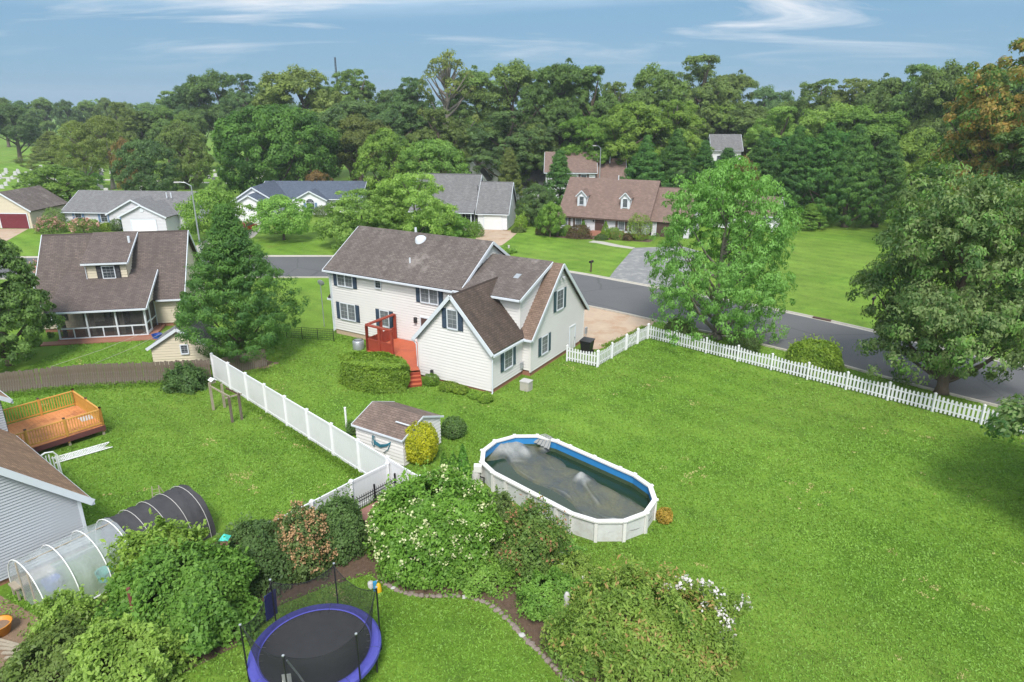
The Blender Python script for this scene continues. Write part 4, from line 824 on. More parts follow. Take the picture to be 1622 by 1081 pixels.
for r in [
  ('round_tree', 'huge dense round deep green tree behind the slate roofed house', 'roundBig', 'lf_deep', -44.2, 132, 17.0, 10.9, 'trees behind the houses'),
  ('olive_tree', 'tall olive green tree right of the huge round tree', 'oakC', 'lf_olive', -30.2, 140, 15.5, 6.0, 'trees behind the houses'),
  ('broadleaf_tree', 'bright green tree behind the spreading yard trees', 'roundB', 'lf_bright', -22.2, 124, 13.4, 5.6, 'trees behind the houses'),
  ('round_tree', 'light green rounded tree behind the white cape roof', 'roundA', 'lf_yellowgreen', -13.2, 117, 11.9, 5.8, 'trees behind the houses'),
  ('olive_tree', 'olive crowned tree behind the cemetery magnolia', 'roundB', 'lf_olive', -71.1, 152, 14.1, 5.8, 'trees behind the houses'),
  ('magnolia_tree', 'dark round tree with yellowish crown top beside the cemetery', 'roundA', 'lf_oak_dark', -66.5, 128, 11.4, 5.3, 'trees behind the houses'),
  ('cedar_pair', 'leaning cedar with bare trunk in the cemetery', 'cedarwide', 'lf_olive', -90.9, 148.7, 14.4, 4.7, 'trees behind the houses'),
  ('cedar_pair', 'second leaning cedar with bare trunk in the cemetery', 'cedarwide', 'lf_olive', -86.7, 151.0, 15.4, 5.1, 'trees behind the houses'),
  ('pine_tree', 'broad pine at the far side of the cemetery', 'pine', 'lf_olive', -123.2, 190, 10.7, 8.1, 'trees behind the houses'),
  ('broadleaf_tree', 'dark oak at the end of the cemetery lane', 'oakC', 'lf_oak_dark', -157.2, 225, 17.5, 7.5, 'trees behind the houses'),
  ('broadleaf_tree', 'leafy green tree between the tan garage and the ranch house', 'roundB', 'lf_bright', -76.0, 116, 7.9, 6.3, 'trees behind the houses'),
  ('broadleaf_tree', 'light green tree at the garage end of the ranch house', 'small', 'lf_bright', -40.3, 92, 6.7, 3.8, 'trees behind the houses'),
  ('dogwood_tree', 'small spreading dogwood on the lawn of the slate roofed house', 'small', 'lf_yellowgreen', -31.1, 92.5, 5.8, 3.9, 'trees behind the houses'),
  ('yard_tree', 'spreading green tree in front of the white cape', 'spread', 'lf_yellowgreen', -12.9, 90, 8.8, 5.8, 'trees behind the houses'),
  ('yard_tree', 'spreading green tree behind the roof ridge of the two storey house', 'spread', 'lf_yellowgreen', -19.2, 88, 6.9, 6.1, 'trees behind the houses'),
  ('yard_tree', 'low leafy tree left of the white cape porch', 'spread', 'lf_bright', -9.4, 92, 3.9, 3.8, 'trees behind the houses'),
  ('ornamental_tree', 'small rounded tree at the left corner of the dormered cape', 'small', 'lf_bright', 5.3, 94.4, 4.7, 1.8, 'trees behind the houses'),
  ('conifer_tree', 'dark conifer behind the left gable of the dormered cape', 'conifer', 'lf_pine', 7.3, 108, 10.9, 3.9, 'trees behind the houses'),
  ('conifer_tree', 'greyish olive conifer beside the white gabled house', 'conifer', 'lf_olive', -0.5, 120, 10.7, 3.3, 'trees behind the houses'),
  ('olive_tree', 'olive tree rising behind the olive conifer', 'roundB', 'lf_olive', 4.7, 135, 14.0, 5.5, 'trees behind the houses'),
  ('flowering_tree', 'dark shrubby tree between the two capes', 'roundB', 'lf_oak_dark', 3.7, 104, 6.2, 2.9, 'trees behind the houses'),
  ('pine_tree', 'dense pine close to the right end of the dormered cape roof', 'pine', 'lf_pine', 21.0, 110, 13.0, 4.5, 'trees behind the houses'),
  ('pine_tree', 'taller dense pine next to the one at the dormered cape', 'pine', 'lf_pine', 26.6, 114, 13.8, 5.1, 'trees behind the houses'),
  ('pine_tree', 'dense pine behind the top of the airy street tree', 'pine', 'lf_pine', 30.0, 110, 12.2, 4.2, 'trees behind the houses'),
  ('pine_tree', 'dense pine behind the right side of the airy street tree', 'pine', 'lf_pine', 39.1, 110, 13.7, 4.7, 'trees behind the houses'),
  ('pine_tree', 'dark pine between the airy street tree and the far lawn', 'pine', 'lf_pine', 43.2, 107, 14.4, 4.8, 'trees behind the houses'),
  ('pine_tree', 'dark pine behind the small evergreen of the far lawn', 'pine', 'lf_pine', 46.4, 104, 15.0, 4.9, 'trees behind the houses'),
  ('pine_tree', 'dense pine with visible trunk behind the far lawn', 'pine', 'lf_pine', 50.0, 102.6, 14.8, 4.9, 'trees behind the houses'),
  ('pine_tree', 'dark pine at the maple side of the far lawn', 'pine', 'lf_pine', 54.7, 103, 13.6, 4.7, 'trees behind the houses'),
  ('broadleaf_tree', 'bright leafy tree behind the maple', 'roundB', 'lf_bright', 64.6, 112, 13.8, 6.1, 'trees behind the houses'),
  ('broadleaf_tree', 'tall tree with orange tinged branches behind the maple', 'oakB', 'lf_orange', 55.5, 78, 23.8, 7.0, 'trees behind the houses'),
  ('broadleaf_tree', 'dark tall tree behind the maple', 'oakC', 'lf_deep', 58.4, 88, 17.9, 6.8, 'trees behind the houses'),
  ('broadleaf_tree', 'green tree filling the gap right of the maple', 'oakA', 'lf_oak', 53.0, 70, 16.6, 5.4, 'trees behind the houses'),
  ('small_evergreen', 'bright small evergreen at the edge of the far lawn', 'conifer', 'lf_bright', 44.1, 101.0, 3.8, 2.8, 'trees behind the houses'),
  ('copper_maple', 'copper leaved tree behind the slate roof', 'small', 'lf_copper', -34.0, 122, 6.4, 2.5, 'trees behind the houses'),
  ('copper_maple', 'rusty red tree behind the cemetery magnolia', 'small', 'lf_copper', -75.9, 138, 10.9, 2.5, 'trees behind the houses'),
  ('copper_maple', 'red leaved tree among the pines behind the dormered cape', 'small', 'lf_copper', 35.1, 106, 9.7, 2.2, 'trees behind the houses'),
  ('broadleaf_tree', 'bushy green tree at the edge of the cemetery by the slate house', 'roundB', 'lf_yellowgreen', -50.1, 118, 5.4, 2.4, 'trees behind the houses'),
  ('pine_tree', 'dark pine in front of the pale roofed house in the wood', 'pine', 'lf_pine', 37.4, 122, 10.4, 5.5, 'trees behind the houses'),
  ('skyline_tree', 'dark tall oak on the skyline behind the cemetery magnolia', 'oakA', 'lf_oak_dark', -99.3, 225, 24.8, 8.4, 'tall trees of the wood'),
  ('skyline_tree', 'mid green tall oak on the skyline behind the cemetery magnolia', 'oakC', 'lf_oak', -90.4, 222, 27.1, 9.3, 'tall trees of the wood'),
  ('skyline_tree', 'dark tall oak on the skyline behind the huge round tree', 'oakB', 'lf_oak_dark', -79.3, 215, 25.4, 8.0, 'tall trees of the wood'),
  ('skyline_tree', 'mid green tall oak on the skyline behind the cemetery magnolia', 'oakD', 'lf_oak', -107.3, 228, 21.1, 7.6, 'tall trees of the wood'),
  ('skyline_tree', 'mid green tall oak on the skyline behind the huge round tree', 'oakB', 'lf_oak', -69.1, 205, 20.0, 6.8, 'tall trees of the wood'),
  ('skyline_tree', 'olive green tall tree on the skyline behind the huge round tree', 'oakC', 'lf_olive', -49.6, 170, 25.6, 10.5, 'tall trees of the wood'),
  ('skyline_tree', 'mid green tall oak on the skyline behind the roof of the two storey cream house', 'oakD', 'lf_oak', -38.0, 175, 25.0, 7.3, 'tall trees of the wood'),
  ('skyline_tree', 'dark tall oak on the skyline behind the roof of the two storey cream house', 'oakA', 'lf_oak_dark', -46.0, 180, 22.9, 7.2, 'tall trees of the wood'),
  ('skyline_tree', 'dark tall oak on the skyline behind the roof of the two storey cream house', 'oakA', 'lf_oak_dark', -28.0, 170, 21.9, 6.8, 'tall trees of the wood'),
  ('skyline_tree', 'dark tall oak on the skyline left of the white gabled house', 'oakD', 'lf_oak_dark', -22.8, 165, 22.9, 5.8, 'tall trees of the wood'),
  ('sparse_tree', 'tallest thin crowned tree standing above the wood skyline', 'sparse', 'lf_olive', -13.5, 155, 28.6, 6.1, 'tall trees of the wood'),
  ('skyline_tree', 'mid green tall oak on the skyline behind the white gabled house', 'oakA', 'lf_oak', -7.3, 162, 25.8, 8.6, 'tall trees of the wood'),
  ('skyline_tree', 'mid green tall oak on the skyline right of the white gabled house', 'oakC', 'lf_oak', 0.6, 156, 26.1, 8.9, 'tall trees of the wood'),
  ('skyline_tree', 'mid green tall oak on the skyline behind the brown roofed house', 'oakA', 'lf_oak', 9.3, 142, 26.1, 8.2, 'tall trees of the wood'),
  ('skyline_tree', 'mid green tall oak on the skyline behind the brown roofed house', 'oakB', 'lf_oak', 15.4, 140, 24.0, 6.2, 'tall trees of the wood'),
  ('skyline_tree', 'mid green tall oak on the skyline behind the brown roofed house', 'oakD', 'lf_oak', 21.2, 150, 21.5, 5.3, 'tall trees of the wood'),
  ('skyline_tree', 'mid green tall oak on the skyline behind the dense pines', 'oakC', 'lf_oak', 28.7, 148, 24.9, 7.2, 'tall trees of the wood'),
  ('skyline_tree', 'mid green tall oak on the skyline behind the dense pines', 'oakB', 'lf_oak', 45.3, 175, 28.0, 10.0, 'tall trees of the wood'),
  ('skyline_tree', 'olive green tall tree on the skyline behind the pale roof deep among the trees', 'oakA', 'lf_olive', 53.2, 178, 25.7, 7.8, 'tall trees of the wood'),
  ('skyline_tree', 'dark tall oak on the skyline behind the airy street tree', 'oakC', 'lf_oak_dark', 80.9, 230, 22.8, 8.1, 'tall trees of the wood'),
  ('skyline_tree', 'mid green tall oak on the skyline behind the airy street tree', 'oakA', 'lf_oak', 62.4, 160, 19.2, 6.4, 'tall trees of the wood'),
  ('skyline_tree', 'mid green tall oak on the skyline behind the pines of the far lawn', 'oakD', 'lf_oak', 66.5, 155, 22.2, 6.9, 'tall trees of the wood'),
  ('skyline_tree', 'olive green tall tree on the skyline behind the pines of the far lawn', 'oakD', 'lf_olive', 71.0, 150, 22.2, 6.7, 'tall trees of the wood'),
  ('skyline_tree', 'mid green tall oak on the skyline behind the pines of the far lawn', 'oakA', 'lf_oak', 72.5, 140, 23.5, 6.8, 'tall trees of the wood'),
  ('skyline_tree', 'mid green tall oak on the skyline behind the top of the maple', 'oakB', 'lf_oak', 75.3, 135, 24.0, 6.6, 'tall trees of the wood'),
  ('skyline_tree', 'mid green tall oak on the skyline behind the top of the maple', 'oakC', 'lf_oak', 77.0, 128, 24.4, 6.8, 'tall trees of the wood'),
  ('skyline_tree', 'mid green tall oak on the skyline next to the orange tinged tree', 'oakA', 'lf_oak', 80.8, 125, 24.2, 6.7, 'tall trees of the wood'),
  ('skyline_tree', 'mid green tall oak on the skyline next to the orange tinged tree', 'oakB', 'lf_oak', 88.5, 128, 23.2, 6.8, 'tall trees of the wood'),
  ('wood_tree', 'bright green tree in the wood behind the huge round tree', 'oakA', 'lf_bright', -40.9, 152.5, 17.0, 8.6, 'trees in front of the wood'),
  ('wood_tree', 'dark tree in the wood behind the roof of the two storey cream house', 'oakA', 'lf_oak_dark', -34.6, 153.8, 19.2, 8.9, 'trees in front of the wood'),
  ('wood_tree', 'dark tree in the wood behind the roof of the two storey cream house', 'oakA', 'lf_oak_dark', -24.3, 151.8, 19.0, 7.7, 'trees in front of the wood'),
  ('wood_tree', 'olive tree in the wood left of the white gabled house', 'oakB', 'lf_olive', -14.0, 133.6, 16.3, 6.1, 'trees in front of the wood'),
  ('wood_tree', 'dark tree in the wood behind the white gabled house', 'oakA', 'lf_oak_dark', -6.8, 155.1, 14.9, 6.9, 'trees in front of the wood'),
  ('wood_tree', 'dark tree in the wood right of the white gabled house', 'oakB', 'lf_oak_dark', -0.9, 132.9, 16.0, 8.0, 'trees in front of the wood'),
  ('wood_tree', 'dark tree in the wood behind the brown roofed house', 'oakB', 'lf_oak_dark', 9.1, 136.7, 16.9, 7.6, 'trees in front of the wood'),
  ('wood_tree', 'bright green tree in the wood behind the brown roofed house', 'oakA', 'lf_bright', 13.8, 129.3, 16.2, 6.1, 'trees in front of the wood'),
  ('wood_tree', 'bright green tree in the wood behind the dense pines', 'oakA', 'lf_bright', 21.6, 128.6, 18.9, 7.2, 'trees in front of the wood'),
  ('wood_tree', 'bright green tree in the wood behind the dense pines', 'oakD', 'lf_bright', 29.9, 132.3, 18.0, 6.3, 'trees in front of the wood'),
  ('wood_tree', 'bright green tree in the wood behind the pale roof deep among the trees', 'oakA', 'lf_bright', 48.9, 170.8, 18.9, 8.5, 'trees in front of the wood'),
  ('wood_tree', 'olive tree in the wood behind the pale roof deep among the trees', 'oakC', 'lf_olive', 55.9, 171.2, 17.3, 9.9, 'trees in front of the wood'),
  ('wood_tree', 'pale yellow green tree in the wood behind the airy street tree', 'oakB', 'lf_yellowgreen', 51.0, 135.4, 16.8, 6.6, 'trees in front of the wood'),
  ('wood_tree', 'pale yellow green tree in the wood behind the pines of the far lawn', 'oakC', 'lf_yellowgreen', 59.9, 132.2, 17.6, 6.4, 'trees in front of the wood'),
  ('wood_tree', 'bright green tree in the wood behind the pines of the far lawn', 'oakC', 'lf_bright', 62.6, 128.8, 17.2, 7.7, 'trees in front of the wood'),
  ('wood_tree', 'pale yellow green tree in the wood behind the top of the maple', 'oakC', 'lf_yellowgreen', 76.9, 136.3, 18.0, 6.8, 'trees in front of the wood'),
  ('wood_tree', 'bright green tree in the wood behind the top of the maple', 'oakC', 'lf_bright', 80.7, 133.6, 17.4, 7.6, 'trees in front of the wood'),
  ('wood_tree', 'bright green tree in the wood next to the orange tinged tree', 'oakD', 'lf_bright', 89.7, 136.9, 16.7, 6.2, 'trees in front of the wood'),
  ('wood_tree', 'olive tree in the wood next to the orange tinged tree', 'oakA', 'lf_olive', 96.5, 135.4, 17.4, 7.3, 'trees in front of the wood'),
  ('understory_tree', 'deep green low tree at the wood edge behind the dense pines', 'roundB', 'lf_deep', 23.3, 130.4, 11.3, 6.4, 'low trees at the edge of the wood'),
  ('understory_tree', 'deep green low tree at the wood edge behind the airy street tree', 'roundA', 'lf_deep', 50.9, 129.0, 12.0, 6.9, 'low trees at the edge of the wood'),
  ('understory_tree', 'deep green low tree at the wood edge behind the pines of the far lawn', 'roundA', 'lf_deep', 59.5, 127.4, 12.9, 5.3, 'low trees at the edge of the wood'),
  ('understory_tree', 'dark low tree at the wood edge behind the top of the maple', 'roundB', 'lf_oak_dark', 71.8, 128.2, 12.3, 5.5, 'low trees at the edge of the wood'),
  ('understory_tree', 'deep green low tree at the wood edge behind the top of the maple', 'roundB', 'lf_deep', 77.6, 125.2, 13.2, 5.8, 'low trees at the edge of the wood'),
  ('understory_tree', 'deep green low tree at the wood edge next to the orange tinged tree', 'roundA', 'lf_deep', 86.8, 124.7, 12.7, 5.6, 'low trees at the edge of the wood'),
  ('far_tree', 'distant tree standing beyond the cemetery', 'oakC', 'lf_oak', -216.0, 304.2, 20.6, 6.4, 'trees beyond the cemetery'),
  ('far_tree', 'distant tree standing beyond the cemetery', 'roundB', 'lf_oak_dark', -216.8, 318.2, 18.7, 6.1, 'trees beyond the cemetery'),
  ('far_tree', 'distant tree standing beyond the cemetery', 'oakC', 'lf_oak', -207.4, 318.6, 20.1, 7.0, 'trees beyond the cemetery'),
  ('far_tree', 'distant tree standing beyond the cemetery', 'oakC', 'lf_oak_dark', -193.3, 311.9, 19.2, 5.5, 'trees beyond the cemetery'),
  ('far_tree', 'distant tree standing beyond the cemetery', 'oakC', 'lf_oak', -190.8, 322.7, 19.0, 6.3, 'trees beyond the cemetery'),
  ('far_tree', 'distant tree standing beyond the cemetery', 'roundB', 'lf_oak', -179.9, 319.5, 19.9, 6.5, 'trees beyond the cemetery'),
  ('far_tree', 'distant tree standing beyond the cemetery', 'oakC', 'lf_oak', -173.5, 324.7, 18.3, 6.0, 'trees beyond the cemetery'),
  ('far_tree', 'distant tree standing beyond the cemetery', 'oakC', 'lf_oak', -157.3, 311.2, 18.1, 6.2, 'trees beyond the cemetery'),
  ('far_tree', 'distant tree standing beyond the cemetery', 'oakA', 'lf_oak_dark', -148.6, 309.1, 18.5, 6.7, 'trees beyond the cemetery'),
  ('wood_tree', 'leafy tree of the row bordering the cemetery', 'oakB', 'lf_olive', -107.9, 197.4, 17.7, 5.6, 'trees bordering the cemetery'),
  ('wood_tree', 'leafy tree of the row bordering the cemetery', 'oakB', 'lf_olive', -104.5, 200.7, 15.4, 5.6, 'trees bordering the cemetery'),
  ('wood_tree', 'leafy tree of the row bordering the cemetery', 'oakC', 'lf_oak', -99.0, 203.3, 17.0, 5.6, 'trees bordering the cemetery'),
  ('wood_tree', 'leafy tree of the row bordering the cemetery', 'oakC', 'lf_oak', -88.2, 194.1, 15.7, 4.8, 'trees bordering the cemetery'),
  ('wood_tree', 'leafy tree of the row bordering the cemetery', 'oakC', 'lf_oak', -75.8, 201.9, 15.9, 5.1, 'trees bordering the cemetery'),
  ('wood_tree', 'leafy tree of the row bordering the cemetery', 'oakA', 'lf_olive', -67.9, 198.1, 15.9, 4.9, 'trees bordering the cemetery'),
  ('wood_tree', 'leafy tree of the row bordering the cemetery', 'oakA', 'lf_olive', -61.1, 193.4, 17.4, 5.7, 'trees bordering the cemetery'),
]: plant_tree(r[0], r[1], r[2], r[3], r[4], r[5], r[6], r[7], None, r[8])
# near, individually grown trees
proto('big_cedar', seed=21, H=11.2, Rr=4.5, base=0.07, shape='cedar', ncl=1100, nlf=76, ls=0.2, cr=0.1, flat=0.8, lump=0.22, aspect=.32, up=.7, limbs=8, trunk=0.2, inner=0.35, rise=0.6)
plant_tree('cedar_tree', 'big dark evergreen cedar with dense tufts growing beside the end of the white fence', 'big_cedar', 'lf_cedar', -19.4, 46.2, 11.0, 4.55)
proto('street_tree', seed=22, H=14, Rr=6, base=0.05, shape='ovoid', ncl=1050, nlf=62, ls=0.185, cr=0.085, flat=.75, lump=.35, droop=.5, limbs=40, trunk=.25, gap=0.3, bark='bark_grey', inner=0.15, rise=0, lobes=34, lt=0.06)
plant_tree('street_tree', 'airy light green tree standing behind the corner of the white picket fence', 'street_tree', 'lf_birch', 16.1, 50.9, 13.9, 5.5)
proto('maple', seed=23, H=14.4, Rr=6.2, base=0.07, shape='oak', ncl=980, nlf=88, ls=0.23, cr=0.11, flat=.7, lump=.3, droop=.35, limbs=32, trunk=.26, gap=0.2, bark='bark', inner=0.2, lobes=24, lt=0.12)
plant_tree('maple_tree', 'large maple with pale tipped leaves on the verge between picket fence and street', 'maple', 'lf_maple', 27.5, 40.2, 14.2, 5.5)
proto('left_tree', seed=24, H=10, Rr=3.2, base=0.08, shape='ovoid', ncl=480, nlf=70, ls=.24, cr=0.15, flat=.7, lump=.22, limbs=25, inner=.15, lobes=0, lt=0.12)
plant_tree('yard_tree', 'tall dark leafy tree next to the screened porch cottage', 'left_tree', 'lf_oak', -35.6, 45.2, 10.2, 2.9)
proto('right_tree', seed=25, H=10, Rr=4.8, base=0.05, shape='oak', ncl=340, nlf=70, ls=.26, cr=0.14, lump=.25, limbs=20, inner=.15, lobes=10, lt=0.08)
plant_tree('lawn_tree', 'leafy tree on the right hand edge of the big lawn', 'right_tree', 'lf_maple', 25.5, 24.4, 9.6, 4.9)

def bush(name, label, x, y, rx, ry, h, leaf, n, ls, seed, lump=.15, shape='dome', group=None, flowers=None, rz=0, depth=.3, cat='shrub', z0=0, aspect=.6, upright=.4, power=1, fbias=None):
    """dense leafy mound; leaves sit in an uneven shell over a lumpy dome"""
    rng = np.random.default_rng(seed); ph = rng.random(8)*6.28
    def sample(n, dp):
        u = rng.random(n); a = rng.random(n)*6.283
        if shape == 'dome': zz = u**.75; rad = np.sqrt(np.clip(1-zz**2.4, 0, 1))**(.8/power)
        elif shape == 'ball': zz = u; rad = np.sqrt(np.clip(1-(2*zz-1)**2, 0, 1))**.7; rad = np.maximum(rad, .25*(zz < .5))
        elif shape == 'cone': zz = u**1.3; rad = (1-zz)**.75*np.minimum(1, .7+zz*3)
        else: zz = np.where(rng.random(n) < .35, 1.0, u); rad = np.where(zz == 1.0, np.sqrt(rng.random(n)), 1-.08*zz**6)   # clipped hedge
        lm = 1+lump*(.6*np.sin(3*a+ph[0]+5*zz)+.5*np.sin(5*a+ph[1]-6*zz)+.4*np.sin(7*a+ph[2]+11*zz)+.4*np.sin(11*a+ph[3]+3*zz))
        lz = 1+lump*.5*np.sin(2*a*2+ph[4]+rad*5)+lump*.35*np.sin(6*a+ph[5])
        s = 1-dp*rng.random(n)**1.6
        P = np.stack([rx*rad*lm*s*np.cos(a), ry*rad*lm*s*np.sin(a), z0+np.clip(zz*lz*h*(.96+.08*rng.random(n))*(1-dp*.25*(1-s)), .03, None)], 1)
        nn = np.stack([np.cos(a)*rad/rx, np.sin(a)*rad/ry, (.25+zz*1.2)/h], 1); nn /= np.linalg.norm(nn, axis=1, keepdims=True)
        return P, nn+rng.normal(size=(n, 3))*.62+np.array([0, 0, upright]), a
    P, nn, a = sample(n, depth)
    vb = .5+(.12 if shape == 'hedge' else .28)*np.sin(P[:, 0]*4.1/rx*1.2+ph[6]+P[:, 2]*3)*np.sin(P[:, 1]*4.7/ry*1.2+ph[7])
    ns_ = 0 if shape in ('hedge', 'ball', 'cone') else n//150
    if ns_:
        Q, qn, _ = sample(ns_, .1); kk = 9; t_ = np.tile(np.arange(kk)/kk, ns_)[:, None]; dd = qn*.35+np.array([0, 0, .9])+rng.normal(size=(ns_, 3))*.35; dd /= np.linalg.norm(dd, axis=1, keepdims=True)
        ln_ = (.10+.16*rng.random((ns_, 1)))*h**.6
        P2 = np.repeat(Q, kk, 0)+np.repeat(dd*ln_, kk, 0)*t_*1.6+rng.normal(size=(ns_*kk, 3))*ls*.3
        P = np.concatenate([P, P2]); nn = np.concatenate([nn, rng.normal(size=(ns_*kk, 3))+np.array([0, 0, .8])]); vb = np.concatenate([vb, np.full(ns_*kk, .78)])
    me = leaf_mesh('foliage', P, nn, ls*(.75+.5*rng.random(len(P))), rng, .25, aspect, vb)
    st = MB()
    for k in range(6):
        aa = k*1.05+ph[0]; st.tube([(0,0,0),(rx*.25*math.cos(aa),ry*.25*math.sin(aa),h*.4),(rx*.5*math.cos(aa),ry*.5*math.sin(aa),h*.68)], [.05, .035, .012], 5, False)
    o = thing(name, label, cat, (x, y, 0), math.degrees(rz), group)
    f = mk('foliage', me, leaf, o); st.build('stem', 'bark', o)
    if flowers:
        fm, fn, fs, fpart = flowers
        Pc, _, fa = sample(fn, .06)
        if fbias is not None: keep = np.cos(fa-fbias[0]) > fbias[1]; Pc = Pc[keep]; 
        Pc = Pc[Pc[:, 2] > h*.2]; m_ = len(Pc); kk = 14
        q = np.repeat(Pc, kk, 0)+rng.normal(size=(m_*kk, 3))*fs*.42+np.array([0, 0, fs*.35])
        fl = mk('flowers', leaf_mesh('flowers', q, rng.normal(size=(m_*kk, 3))+np.array([0, 0, .8]), fs*.55, rng, .1, .8), fm, o); fl['kind'] = 'stuff'
    return o
# foreground garden shrubs
bush('hydrangea_bush', 'big round hydrangea bush dotted with creamy flower heads', -3.1, 23.7, 2.75, 2.45, 3.1, 'lf_hydrangea', 30000, .15, 31, .12, flowers=('fl_cream', 170, .19, 1), power=1.4)
bush('shrub', 'dark glossy shrub between the tan flowered bush and the black iron fence', -7.05, 23.9, 1.05, 1.2, 2.3, 'lf_shrubdark', 9000, .12, 32, .12)
bush('flowering_shrub', 'shrub covered in dry tan flower clusters', -8.35, 22.9, 1.2, 1.35, 2.35, 'lf_shrubdark', 8000, .13, 33, .18, flowers=('fl_tan', 330, .17, 1))
bush('shrub', 'rounded dark green shrub left of the tan flowered bush', -9.9, 22.2, 1.75, 1.5, 2.2, 'lf_shrubdark', 13000, .12, 34, .13)
bush('large_shrub', 'sprawling bright green shrub between the greenhouse and the trampoline', -11.6, 19.8, 2.5, 2.1, 2.5, 'lf_bright', 24000, .16, 35, .22)
bush('large_shrub', 'green shrub with upright shoots against the black shade tunnel', -13.2, 21.7, 1.7, 1.5, 2.3, 'lf_bright', 11000, .16, 36, .3, upright=.2)
bush('shrub', 'weedy yellowish shrub at the foot of the plastic greenhouse', -14.6, 17.6, 1.7, 1.3, 1.2, 'lf_olive', 9000, .13, 37, .3)
bush('large_shrub', 'leafy shrub around the leaning dark red post', -12.4, 17.3, 1.9, 1.5, 1.8, 'lf_yellowgreen', 13000, .14, 38, .25)
bush('shrub', 'loose green shrub climbing over the greenhouse base rail', -15.6, 19.3, 1.0, .8, 1.3, 'lf_yellowgreen', 4000, .13, 39, .35)
bush('red_tipped_shrub', 'tall airy shrub with reddish leaf tips beside the pool', .75, 22.6, 1.35, 1.3, 2.6, 'lf_redtip', 13000, .12, 40, .3, depth=.5)
bush('red_tipped_shrub', 'dark narrow shrub between the hydrangea and the reddish shrub', -.55, 23.8, .95, 1.0, 2.5, 'lf_shrubdark', 7000, .12, 41, .25)
bush('shrub', 'low bright green shrub under the reddish one at the stone edging', 1.4, 20.6, 1.2, 1.1, 1.2, 'lf_bright', 7000, .11, 42, .25)
bush('crape_myrtle', 'wide crape myrtle with bronze shoot tips and white blooms on one side', 4.55, 18.1, 3.0, 2.35, 2.75, 'lf_crape', 34000, .15, 43, .2, flowers=('fl_white', 330, .2, 1), fbias=(.25, .84), upright=.25, aspect=.4)
bush('shrub', 'light green weedy shrub between crape myrtle and pool', 2.3, 22.2, 1.0, .9, .8, 'lf_yellowgreen', 4500, .10, 44, .3, flowers=('fl_white', 22, .08, 1))
bush('shrub', 'low leafy ground shrub between the hydrangea and the edging stones', -1.2, 21.9, 1.3, .9, .9, 'lf_bright', 5000, .11, 141, .3)
bush('shrub', 'weedy green clump behind the reddish shrub', 1.7, 23.6, 1.0, .8, .9, 'lf_yellowgreen', 4000, .11, 142, .3)
bush('shrub', 'leafy clump at the lower edging stones under the crape myrtle', 2.4, 18.3, 1.0, 1.2, 1.0, 'lf_yellowgreen', 5000, .11, 143, .3)
bush('yellow_shrub', 'golden yellow rounded evergreen in front of the garden shed', -4.72, 31.4, .92, .92, 2.1, 'lf_yellow', 9000, .10, 45, .06, 'ball')
for x, y, h, s in ((-3.25, 29.0, 1.5, 46), (-2.85, 29.35, 1.35, 47), (-2.4, 29.55, 1.6, 48)):
    bush('arborvitae', 'small pointed arborvitae in a cluster between shed and pool', x, y, .5, .5, h*1.15, 'lf_arb', 4200, .09, s, .08, 'cone', 'cluster of three arborvitae')
bush('golden_shrub', 'small round golden leaved shrub at the end of the pool', 6.75, 25.95, .36, .36, .65, 'lf_gold', 1600, .08, 49, .1, 'ball')
bush('shrub', 'dark green ball shrub behind the garden shed', -3.25, 34.2, .7, .7, 1.1, 'lf_shrubdark', 3500, .09, 50, .08, 'ball')
bush('shrub', 'little dark shrub next to the white marker post', -8.9, 34.6, .45, .45, .7, 'lf_shrubdark', 1400, .08, 51, .1, 'ball')
bush('clipped_hedge', 'large clipped boxwood hedge in front of the red deck', -9.05, 41.55, 2.45, 1.35, 1.8, 'lf_boxwood', 24000, .14, 52, .05, 'hedge', rz=R(-20), depth=.12)
for i, (x, y, r, h, lb) in enumerate(((-5.3,41.55,.55,.75,'round boxwood next to the red deck steps'), (-4.1,40.7,.65,.55,'wide low boxwood under the gable wall beside the round one'), (-3.3,40.2,.5,.5,'small boxwood in the middle of the row under the gable wall'), (-2.35,39.5,.45,.38,'lowest flat boxwood under the gable wall'), (-1.65,38.85,.5,.62,'boxwood at the corner of the gable wall'))):
    bush('boxwood', lb, x, y, r, r*.9, h, 'lf_boxwood', 2600, .07, 60+i, .08, 'ball', 'boxwoods under the gable wall')
bush('boxwood', 'large rounded boxwood between picket fence and street', 21.0, 44.4, 1.95, 1.45, 2.0, 'lf_boxwood', 15000, .13, 70, .04, 'dome', power=1.5)
bush('boxwood', 'smaller dark rounded boxwood behind the picket fence near the airy tree', 17.3, 48.0, 1.15, 1.0, 1.35, 'lf_shrubdark', 6000, .12, 71, .05, 'dome', power=1.5)
bush('boxwood', 'dark shrub at the foot of the airy tree', 13.2, 51.6, 1.2, 1.0, 1.3, 'lf_shrubdark', 5000, .12, 72, .1)
bush('holly_shrub', 'spiky dark shrub with pinkish stems in front of the weathered fence', -21.2, 41.0, 1.35, 1.1, 1.5, 'lf_oak_dark', 7000, .13, 73, .25, depth=.5)
